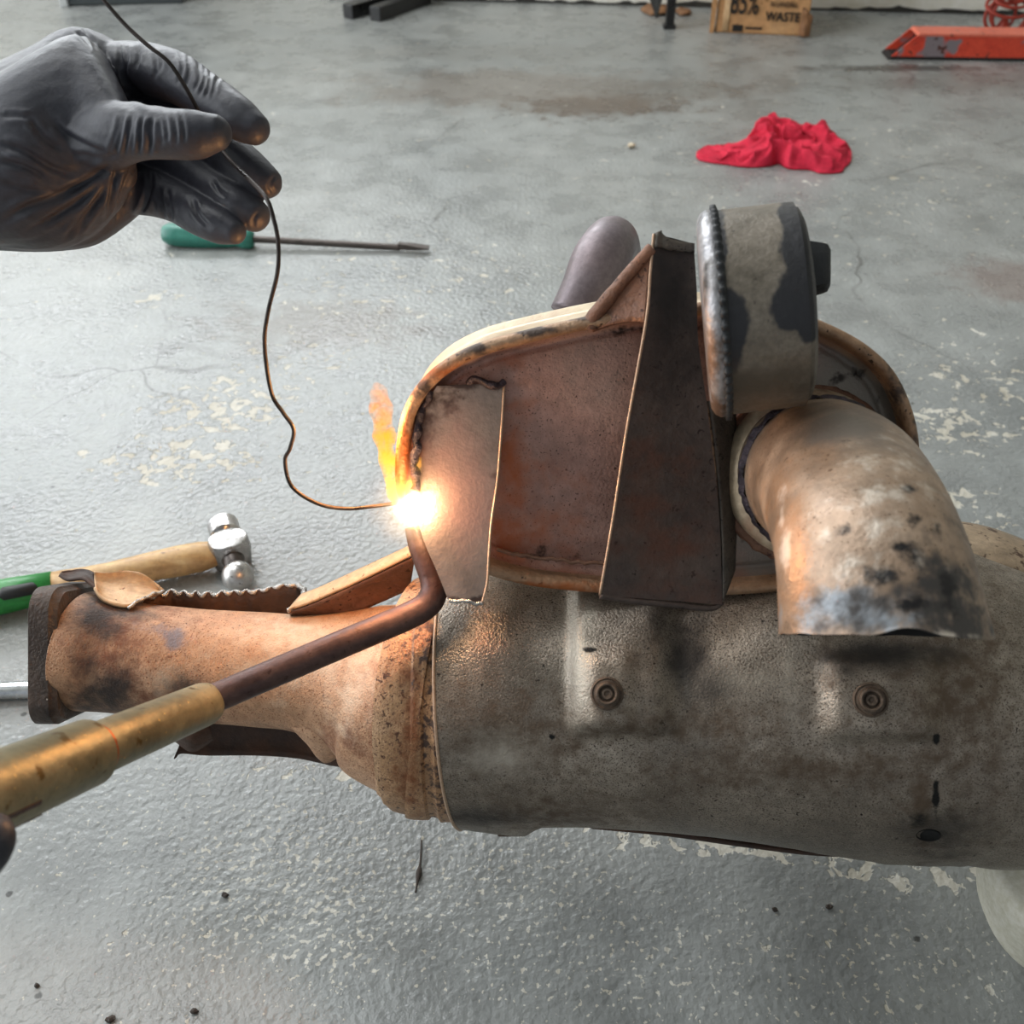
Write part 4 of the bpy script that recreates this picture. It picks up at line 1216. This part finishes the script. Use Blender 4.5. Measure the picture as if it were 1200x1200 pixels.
def col_dist(x):
    lo, hi = 0.0, .6
    for _ in range(40):
        mid = (lo + hi) / 2
        if proj(h0 + hx * mid)[0] > x: lo = mid
        else: hi = mid
    return mid
Lg = col_dist(64)
V, F = turned_ax(h0 + hx * .008, hx, [(0, .0092), (.006, .0104), (.014, .0118), (.03, .0122), (.05, .0114), (.08, .0098), (Lg - .03, .0100), (Lg - .008, .0112)], squash=.95)
mk('handle', V, F, M_WOOD, HA)
V, F = turned_ax(h0 + hx * (Lg + .0005), hx, [(0, .0115), (.03, .0130), (.08, .0136), (.11, .0130), (.125, .0106), (.128, .006)], squash=.95)
gr = mk('painted_grip', V, F, M_GREENW, HA)
q = h0 + hx * (Lg + .006)
V, F = turned_ax(q + np.array([0, -.0065, .0070]), hx, [(0, .0015), (.004, .0050), (.024, .0054), (.030, .002)], m=14)
mk('printed_mark', V, F, M_BLACKMARK, gr)

# screwdriver
sa, sb = G(190, 274, .014), G(503, 292, .004)
sx_ = sb - sa; sl = np.linalg.norm(sx_); sx_ /= sl
SD = empty('screwdriver', (sa[0], sa[1], 0), 'long flat-blade screwdriver with teal green handle lying under the gloved hand', 'screwdriver')
k = sl
prof = [(0, .004), (.002, .0095), (.008, .0128), (.02, .0138), (.05 * 1, .0136), (.075, .0118), (.088, .0098), (.095, .0118), (.104, .0122), (.107, .0090), (.108, .006)]
sc = (k * 0.345) / .108
def fluted(c, ax, prof, m=36):
    u = ZV - (ZV @ ax) * ax; u /= np.linalg.norm(u); w = np.cross(ax, u)
    a = np.linspace(0, 2 * math.pi, m, endpoint=False)
    return loft(np.array([[c + ax * t * sc + r * (1 - .06 * (math.cos(6 * x) > .3) * (0.1 < i / len(prof) < .6)) * (math.cos(x) * u + math.sin(x) * w) for x in a] for i, (t, r) in enumerate(prof)]), True, True)
V, F = fluted(sa, sx_, prof)
mk('handle', V, F, M_GRIP, SD)
V, F = turned_ax(sa, sx_, [(k * .335, .0042), (k * .345, .0042), (k * .88, .0040), (k * .89, .0042)], m=16)
sh_ = mk('shaft', V, F, M_STEELD, SD)
side = np.cross(sx_, ZV); side /= np.linalg.norm(side)
g = []
for t, wv, hv in [(.885, .004, .0040), (.92, .0052, .0034), (.95, .0068, .0024), (.985, .0066, .0012), (1.0, .0060, .0009)]:
    c = sa + sx_ * k * t
    upv = np.cross(side, sx_)
    g.append([c + side * wv * .8 + upv * hv + ZV * .002, c - side * wv * .8 + upv * hv + ZV * .002, c - side * wv * .8 - upv * hv + ZV * .002, c + side * wv * .8 - upv * hv + ZV * .002])
V, F = loft(np.array(g), True, True)
mk('blade', V, F, M_STEELD, SD, smooth=False, bevel=.0005)

# chrome bar at the left edge
b0, b1 = G(-60, 812, .006), G(95, 806, .006)
bd = (b1 - b0); bl = np.linalg.norm(bd); bd /= bl
V, F = turned_ax(b0, bd, [(0, .0045), (.002, .006), (bl - .002, .006), (bl, .0045)], m=24)
o = mk('chrome_bar', V, F, M_CHROME, base=(b0[0], b0[1], 0)); tag(o, 'slim chrome rod on the floor running behind the dark flange', 'metal rod')

# ------------------------------------------------------------------ red rag
def rag_mesh():
    out = [(816, 181), (819, 188), (836, 192), (852, 194), (875, 197), (900, 196), (912, 193), (925, 199), (948, 200), (962, 204), (985, 203), (990, 197), (997, 190), (996, 176), (988, 172), (984, 164), (972, 159), (958, 155), (940, 158), (915, 154), (900, 150), (886, 158), (880, 166), (865, 169), (845, 172), (828, 173), (822, 176)]
    ol = catmull(out, 220, True)
    base = np.array([G(x, y) for x, y in ol])
    c = G(918, 176)
    rows = []
    nr = 80
    for i in range(nr):
        s = 1 - i / (nr - 1) * .985
        ring = c + (base - c) * s
        px_, py_, _ = proj(ring)
        r = 1 - s
        env = min(1, r * 7) ** .6
        prof = np.interp(px_, [815, 840, 868, 885, 897, 915, 935, 960, 980, 998], [.008, .011, .016, .028, .036, .033, .030, .027, .020, .015])
        q = ring.copy()
        wq = q + 0.02 * np.stack([nz(q, 14.0, 31.0), nz(q, 14.0, 37.0), 0 * px_], 1)
        an = wq * np.array([.55, 1.3, 1.0])            # folds run mostly sideways
        r1 = 1 - np.abs(nz(an, 26.0, 1.0)) * 3.2
        r2 = 1 - np.abs(nz(wq, 44.0, 6.0)) * 3.0
        r3 = 1 - np.abs(nz(wq, 90.0, 8.0)) * 3.0
        h = prof * env * (0.45 + 0.34 * r1 + 0.20 * r2 + 0.07 * r3)
        ring = ring + ZV * np.maximum(h, 0.003 + .003 * env * (r2 > .4))[:, None]
        ring = ring + np.stack([nz(q, 55.0, 11.0), nz(q, 55.0, 17.0), 0 * h], 1) * 0.014 * env
        rows.append(ring)
    low = base + ZV * .0005
    return loft(np.array([low] + rows), True, True)
M_RAG = surface_mat('red_shop_cloth', ['#a81d33', '#c42940', '#d43a4e'], scale=30, rough=0.85, bump=0.3, bump_scale=700, spec=0.2)
V, F = rag_mesh()
o = mk('shop_rag', V, F, M_RAG, base=tuple(G(910, 180))); tag(o, 'crumpled red shop rag lying alone on the grey floor', 'rag')

# ------------------------------------------------------------------ cardboard box with lettering
M_CARD = surface_mat('corrugated_cardboard', ['#a87a4d', '#b98a5c', '#c59a6d'], scale=10, rough=0.75, specks=[('#8a6038', 60, 0.68, 0.05)], bump=0.1, bump_scale=200)
M_CARDPALE = surface_mat('faded_cardboard', ['#c9a276', '#d8b48b'], scale=12, rough=0.75, bump=0.1)
M_CARDDARK = surface_mat('crushed_cardboard', ['#6d4a2e', '#8a6240'], scale=30, rough=0.8, bump=0.3)
M_INK = plain_mat('black_ink', '#17130f', 0.6)
q0, q1 = G(838, 38), G(944, 43)
bxd = (q1 - q0); bw = np.linalg.norm(bxd); bxd /= bw
bn = np.array([bxd[1], -bxd[0], 0.0])          # towards the camera
bh, bdp = .20, .14
lean = ZV * 1.0
cb = (q0 + q1) / 2
BX = empty('cardboard_box', tuple(cb - bn * bdp / 2), 'brown cardboard box with black 85% waste lettering standing by the far wall', 'box')
V, F = box_verts(cb - bn * bdp / 2 + ZV * (bh / 2), bxd, bn, ZV, bw / 2, bdp / 2, bh / 2)
carton = mk('carton', V, F, M_CARD, BX, smooth=False, bevel=.003)
# loose side flap at the left edge and crushed lower right corner
g = []
for t in np.linspace(0, 1, 8):
    a = q0 - bxd * (.010 + .004 * t) + bn * .004 + ZV * bh * t
    b_ = q0 - bxd * (.003) + bn * .003 + ZV * bh * t
    g.append([a - bn * .05, a, b_])
V, F = solid_grid(np.array(g), .003)
mk('side_flap', V, F, M_CARD, BX, smooth=False)
rows = []
for i in range(10):
    row = []
    for j in range(8):
        u_, v_ = i / 9, j / 7
        p = q1 - bxd * (.020 * (1 - u_) - .006) + ZV * (.003 + .05 * v_ * (1 - .3 * u_)) + bn * (.004 + .012 * math.sin(math.pi * u_) * (1 - v_))
        p = p + bn * .006 * mnoise.noise(Vector((u_ * 4, v_ * 4, 1)))
        row.append(p)
    rows.append(row)
V, F = solid_grid(np.array(rows), .003)
mk('crushed_corner', V, F, M_CARDDARK, BX)
g = np.array([[q0 + bxd * (.012 + .012 * i / 5) + bn * .0012 + ZV * (.004 + .16 * j / 5) for j in range(6)] for i in range(6)])
V, F = solid_grid(g, .0012)
mk('pale_tape', V, F, M_CARDPALE, BX)
def lettering(txt, frac, z, size, squeeze=1.0, bold=.0):
    cu = bpy.data.curves.new('txt', 'FONT'); cu.body = txt; cu.size = size; cu.extrude = .0006; cu.offset = bold; cu.resolution_u = 3
    ob = bpy.data.objects.new('txt', cu); COL.objects.link(ob)
    dg = bpy.context.evaluated_depsgraph_get()
    me = bpy.data.meshes.new_from_object(ob.evaluated_get(dg))
    bpy.data.objects.remove(ob)
    n_ = len(me.vertices); co = np.zeros(n_ * 3); me.vertices.foreach_get('co', co); co = co.reshape(-1, 3)
    org = q0 + bxd * bw * frac + bn * .0022 + ZV * z
    V = org + co[:, :1] * squeeze * bxd + co[:, 1:2] * ZV + co[:, 2:3] * bn
    F = [list(p.vertices) for p in me.polygons]
    mk('printed_word', V, F, M_INK, carton, smooth=False)
lettering('85%', .13, .036, .058, .56, .0005)
lettering('REDUCTION', .54, .067, .018, .60, .0)
lettering('IN LANDFILL', .56, .051, .013, .70, .0)
lettering('WASTE', .53, .026, .023, .86, .0004)
V, F = box_verts(q0 + bxd * bw * .24 + bn * .0012 + ZV * .010, bxd, bn, ZV, .010, .0006, .006)
mk('printed_block', V, F, M_INK, carton, smooth=False)
V, F = box_verts(q0 + bxd * bw * .42 + bn * .0010 + ZV * .011, bxd, bn, ZV, .016, .0005, .0018)
mk('printed_line', V, F, M_INK, carton, smooth=False)

# ------------------------------------------------------------------ red steel beam with cut end, and red wire basket
M_REDP = surface_mat('worn_red_paint', ['#c23a28', '#d4482f', '#b93322'], scale=22, rough=0.45, specks=[('#7f7477', 18, 0.57, 0.03), ('#4f2a22', 60, 0.68, 0.03)], bump=0.15)
M_REDTOP = surface_mat('light_red_paint', ['#d9674f', '#e07a62'], scale=20, rough=0.45, specks=[('#8b4a3c', 60, 0.68, 0.04)], bump=0.1)  # lighter red, used on the top flange
M_DARKIN = plain_mat('beam_hollow_dark', '#1c1716', 0.8)
r0, r1 = G(1040, 70), G(1330, 74)
rd = (r1 - r0) * np.array([1, 1, 0]); rl = np.linalg.norm(rd); rd /= rl
rn = np.array([-rd[1], rd[0], 0.0])
RB = empty('red_steel_beam', tuple((r0 + r1) / 2), 'red painted steel channel with slanted cut end on the floor at upper right', 'steel beam')
Hb, Wb, tk = .042, .05, .003
def prism(sec_pts, x0f, x1, name, mat, par):
    """section in (across, up); the left end is cut on the slant"""
    ringA = [r0 + rd * x0f(a, z) + rn * a + ZV * z for a, z in sec_pts]
    ringB = [r0 + rd * x1 + rn * a + ZV * z for a, z in sec_pts]
    V, F = loft(np.array([ringA, ringB]), True, True)
    return mk(name, V, F, mat, par, smooth=False)
cut = lambda a, z: .044 * z / Hb
prism([(0, .006), (tk, .006), (tk, Hb), (0, Hb)], cut, rl, 'front_web', M_REDP, RB)
prism([(Wb - tk, .006), (Wb, .006), (Wb, Hb), (Wb - tk, Hb)], cut, rl, 'rear_web', M_REDP, RB)
prism([(-.001, Hb - .001), (Wb, Hb - .001), (Wb, Hb + tk), (-.001, Hb + tk)], cut, rl, 'top_flange', M_REDTOP, RB)
prism([(0, .0), (Wb, .0), (Wb, .006), (0, .006)], cut, rl, 'bottom_flange', M_DARKIN, RB)
prism([(tk, .006), (Wb - tk, .006), (Wb - tk, Hb - .002), (tk, Hb - .002)], lambda a, z: .02 + .044 * z / Hb, rl, 'dark_fill', M_DARKIN, RB)  # solid near-black fill; the channel's inner shade is put into its colour

M_REDW = surface_mat('dark_red_wire', ['#a33a28', '#8a2c1e'], scale=60, rough=0.5, bump=0.1)
wc = G(1172, 42)
WB = empty('red_wire_coil', tuple(wc), 'small dark red bent-wire coil standing against the wall at upper right', 'wire coil')
def wloop(c, nrm, r, ry, phase=0, m=40):
    nrm = np.array(nrm, float); nrm /= np.linalg.norm(nrm)
    u_ = np.cross(nrm, ZV); u_ /= np.linalg.norm(u_); w_ = np.cross(nrm, u_)
    a = np.linspace(0, 2 * math.pi, m + 1)
    return np.array([c + r * math.cos(t) * u_ + ry * math.sin(t) * w_ for t in a])
ww = .044
for (cx, cz, nrm, r, ry) in [(0, .036, (0, -1, .1), .040, .033), (-.004, .038, (.35, -1, .1), .026, .030), (.008, .040, (-.5, -1, .2), .036, .032), (0, .052, (0, -.5, 1), .042, .030), (0, .088, (0, -1, .15), .040, .030), (.006, .090, (.4, -1, .1), .028, .028), (0, .066, (0.1, -.4, 1), .036, .028)]:
    V, F = loft(tube_rings(wloop(wc + np.array([cx, 0, cz]), nrm, r, ry), .0032, 8), False, False)
    mk('wire_loop', V, F, M_REDW, WB)
V, F = turned_ax(wc + ZV * .001, ZV, [(0, .012), (.004, .016), (.014, .013), (.03, .006)], m=18, ref=RT)
mk('coil_foot', V, F, M_REDW, WB)

# ------------------------------------------------------------------ things at the foot of the far wall
M_BLACKST = surface_mat('black_painted_steel', ['#141414', '#1e1e1e'], scale=30, rough=0.4, bump=0.08)
M_CABS = plain_mat('grey_cabinet_paint', '#3d4344', 0.5)
M_CABE = plain_mat('pale_end_cap', '#b9bcbb', 0.5)
SB = empty('equipment_stand', tuple(G(440, 12)), 'black square-tube stand with two feet reaching out from the far wall', 'stand')
for (x0, y0, x1, y1) in [(408, 22, 474, 2), (440, 25, 500, 3)]:
    a, b_ = G(x0, y0, .0), G(x1, y1, .0)
    dv = b_ - a; ln = np.linalg.norm(dv); dv /= ln
    sv = np.array([-dv[1], dv[0], 0])
    V, F = box_verts((a + b_) / 2 + ZV * .0135, dv, sv, ZV, ln / 2, .0135, .0135)
    mk('foot_bar', V, F, M_BLACKST, SB, smooth=False, bevel=.002)
a, b_ = G(470, 5), G(496, 6)
dv = b_ - a; ln = np.linalg.norm(dv); dv /= ln
V, F = box_verts((a + b_) / 2 + ZV * .04, dv, np.array([-dv[1], dv[0], 0]), ZV, ln / 2 + .03, .014, .0135)
mk('cross_bar', V, F, M_BLACKST, SB, smooth=False, bevel=.002)
for t in (0, 1):
    p = a + (b_ - a) * t
    V, F = box_verts(p + ZV * .29, RT, Y1, ZV, .012, .012, .24)
    mk('upright', V, F, M_BLACKST, SB, smooth=False, bevel=.002)

a, b_ = G(73, 8), G(215, 4)
dv = b_ - a; ln = np.linalg.norm(dv); dv /= ln
nv_ = np.array([-dv[1], dv[0], 0])
CB = empty('tool_cabinet', tuple((a + b_) / 2 + nv_ * .035), 'dark grey cabinet base with pale end just above the gloved hand', 'cabinet')
V, F = box_verts((a + b_) / 2 + nv_ * .035 + ZV * .2, dv, nv_, ZV, ln / 2, .035, .2)
mk('body', V, F, M_CABS, CB, smooth=False, bevel=.004)
V, F = box_verts(a + dv * .006 - nv_ * .002 + ZV * .2, dv, nv_, ZV, .008, .004, .2)
mk('end_cap', V, F, M_CABE, CB, smooth=False, bevel=.002)

p = G(784, 33)
BP = empty('black_post', tuple(p), 'slim black steel post standing left of the cardboard box', 'post')
V, F = box_verts(p + ZV * .20, RT, Y1, ZV, .0085, .0085, .198)
mk('upright', V, F, M_BLACKST, BP, smooth=False, bevel=.002)
V, F = box_verts(p + ZV * .004, RT, Y1, ZV, .012, .012, .004)
mk('foot_pad', V, F, M_BLACKST, BP, smooth=False, bevel=.001)
g = np.array([[p + np.array([-.02 - .016 * i / 3, -.004 + .05 * j / 3, .055 + .012 * i - .016 * j]) for j in range(4)] for i in range(4)])
V, F = solid_grid(g, .004)
mk('side_fin', V, F, M_BLACKST, BP, smooth=False)
M_LEAF = surface_mat('dry_brown_leaf', ['#6b4a30', '#8a6544'], scale=60, rough=0.8, bump=0.3)
def leaf(px_, py_, rx, ry, hgt, label):
    c = G(px_, py_)
    a = np.linspace(0, 2 * math.pi, 18, endpoint=False)
    R = []
    for s, z in [(1, .001), (.97, .004), (.6, hgt), (.2, hgt * .8), (.02, hgt * .7)]:
        R.append([c + np.array([rx * s * math.cos(t) * (1 + .25 * math.sin(3 * t)), ry * s * math.sin(t) * (1 + .2 * math.cos(2 * t)), z + .4 * hgt * (0.5 + .5 * math.sin(2 * t + px_)) * s]) for t in a])
    V, F = loft(np.array(R), True, True)
    o = mk('dry_leaf', V, F, M_LEAF, base=tuple(c)); tag(o, label, 'leaf')
leaf(770, 16, .03, .03, .014, 'crumpled brown dry leaf just left of the black post foot')
leaf(801, 17, .016, .02, .010, 'small brown dry leaf just right of the black post foot')

# ------------------------------------------------------------------ off-white prop under the right end of the converter
M_WHITE = surface_mat('off_white_plastic', ['#bdb9a6', '#cbc8b8', '#d3d0c2'], scale=30, rough=0.5, bump=0.08)
M_SEAM = plain_mat('grey_seam', '#5b5a54', 0.6)
hp = 0.077
eTop, eBot = G(1157, 1024, .068), G(1196, 1096, .006)
pc = np.array([eTop[0] + .062, (eTop[1] + eBot[1]) / 2 + .0, 0.0])
R = []
a = np.linspace(0, 2 * math.pi, 60, endpoint=False)
for t in np.linspace(0, 1, 24):
    z = hp * t
    k = np.interp(z, [0, .006, .03, .055, .068, .074, hp], [(pc[0] - eBot[0] - .006) / .062, (pc[0] - eBot[0]) / .062, .84, .96, 1.0, .985, .93])
    R.append([pc + np.array([.062 * k * np.sign(math.cos(x)) * abs(math.cos(x)) ** .8, .05 * k * np.sign(math.sin(x)) * abs(math.sin(x)) ** .8, z]) for x in a])
V, F = loft(np.array(R), True, True)
PR = mk('plastic_prop', V, F, M_WHITE, base=tuple(pc)); tag(PR, 'off-white rounded plastic block propping the converter at lower right corner', 'block')

# ------------------------------------------------------------------ small debris
M_GRIT = surface_mat('dark_grit', ['#2a2420', '#463b33'], scale=300, rough=0.8, bump=0.4)
M_CHIP = surface_mat('pale_flake', ['#b7a78f', '#cdbfa8'], scale=200, rough=0.8, bump=0.2)
tw = catmull([G(494, 985, .0015), G(493, 1005, .0016), G(491, 1022, .0015), G(487, 1046, .0014)], 20)
V, F = loft(tube_rings(tw, .0006 + .0012 * np.exp(-((np.arange(20) - 13) / 2.2) ** 2), 8), True, True)
o = mk('bent_nail', V, F, M_GRIT, base=tuple(G(491, 1015))); tag(o, 'dark bent nail on the floor below the shell edge', 'nail')
def pebble(px_, py_, r, label, mat=None, seed=0):
    c = G(px_, py_)
    th = np.linspace(.1, math.pi - .1, 6); a = np.linspace(0, 2 * math.pi, 9, endpoint=False)
    R = np.array([[c + np.array([r * math.sin(t) * math.cos(x), r * math.sin(t) * math.sin(x) * .8, r * .55 * (1 + math.cos(t))]) for x in a] for t in th])
    R += (R - c) * (0.5 * nz(R, 1.3 / r, seed))[:, :, None]
    R[:, :, 2] = np.maximum(R[:, :, 2], 0)
    V, F = loft(R, True, True)
    o = mk('grit_crumb' if mat is None else 'paint_flake', V, F, mat or M_GRIT, base=tuple(c), smooth=False)
    tag(o, label, 'crumb' if mat is None else 'flake')
pebble(228, 1186, .0022, 'brown grit crumb on the floor at the bottom edge, left of centre', seed=1)
pebble(44, 1156, .0016, 'dark crumb in the lower left corner of the floor', seed=2)
pebble(971, 1064, .0020, 'dark crumb on the floor straight below the right bolt', seed=3)
pebble(908, 1067, .0018, 'dark crumb on the floor below the converter, left of another crumb', seed=4)
pebble(264, 1050, .0020, 'dark crumb among pale dots on the lower left floor', seed=5)
pebble(130, 1196, .0024, 'dark lump at the very bottom edge on the left', seed=6)
pebble(740, 173, .006, 'pale tan flake on the floor left of the red rag', M_CHIP, seed=7)
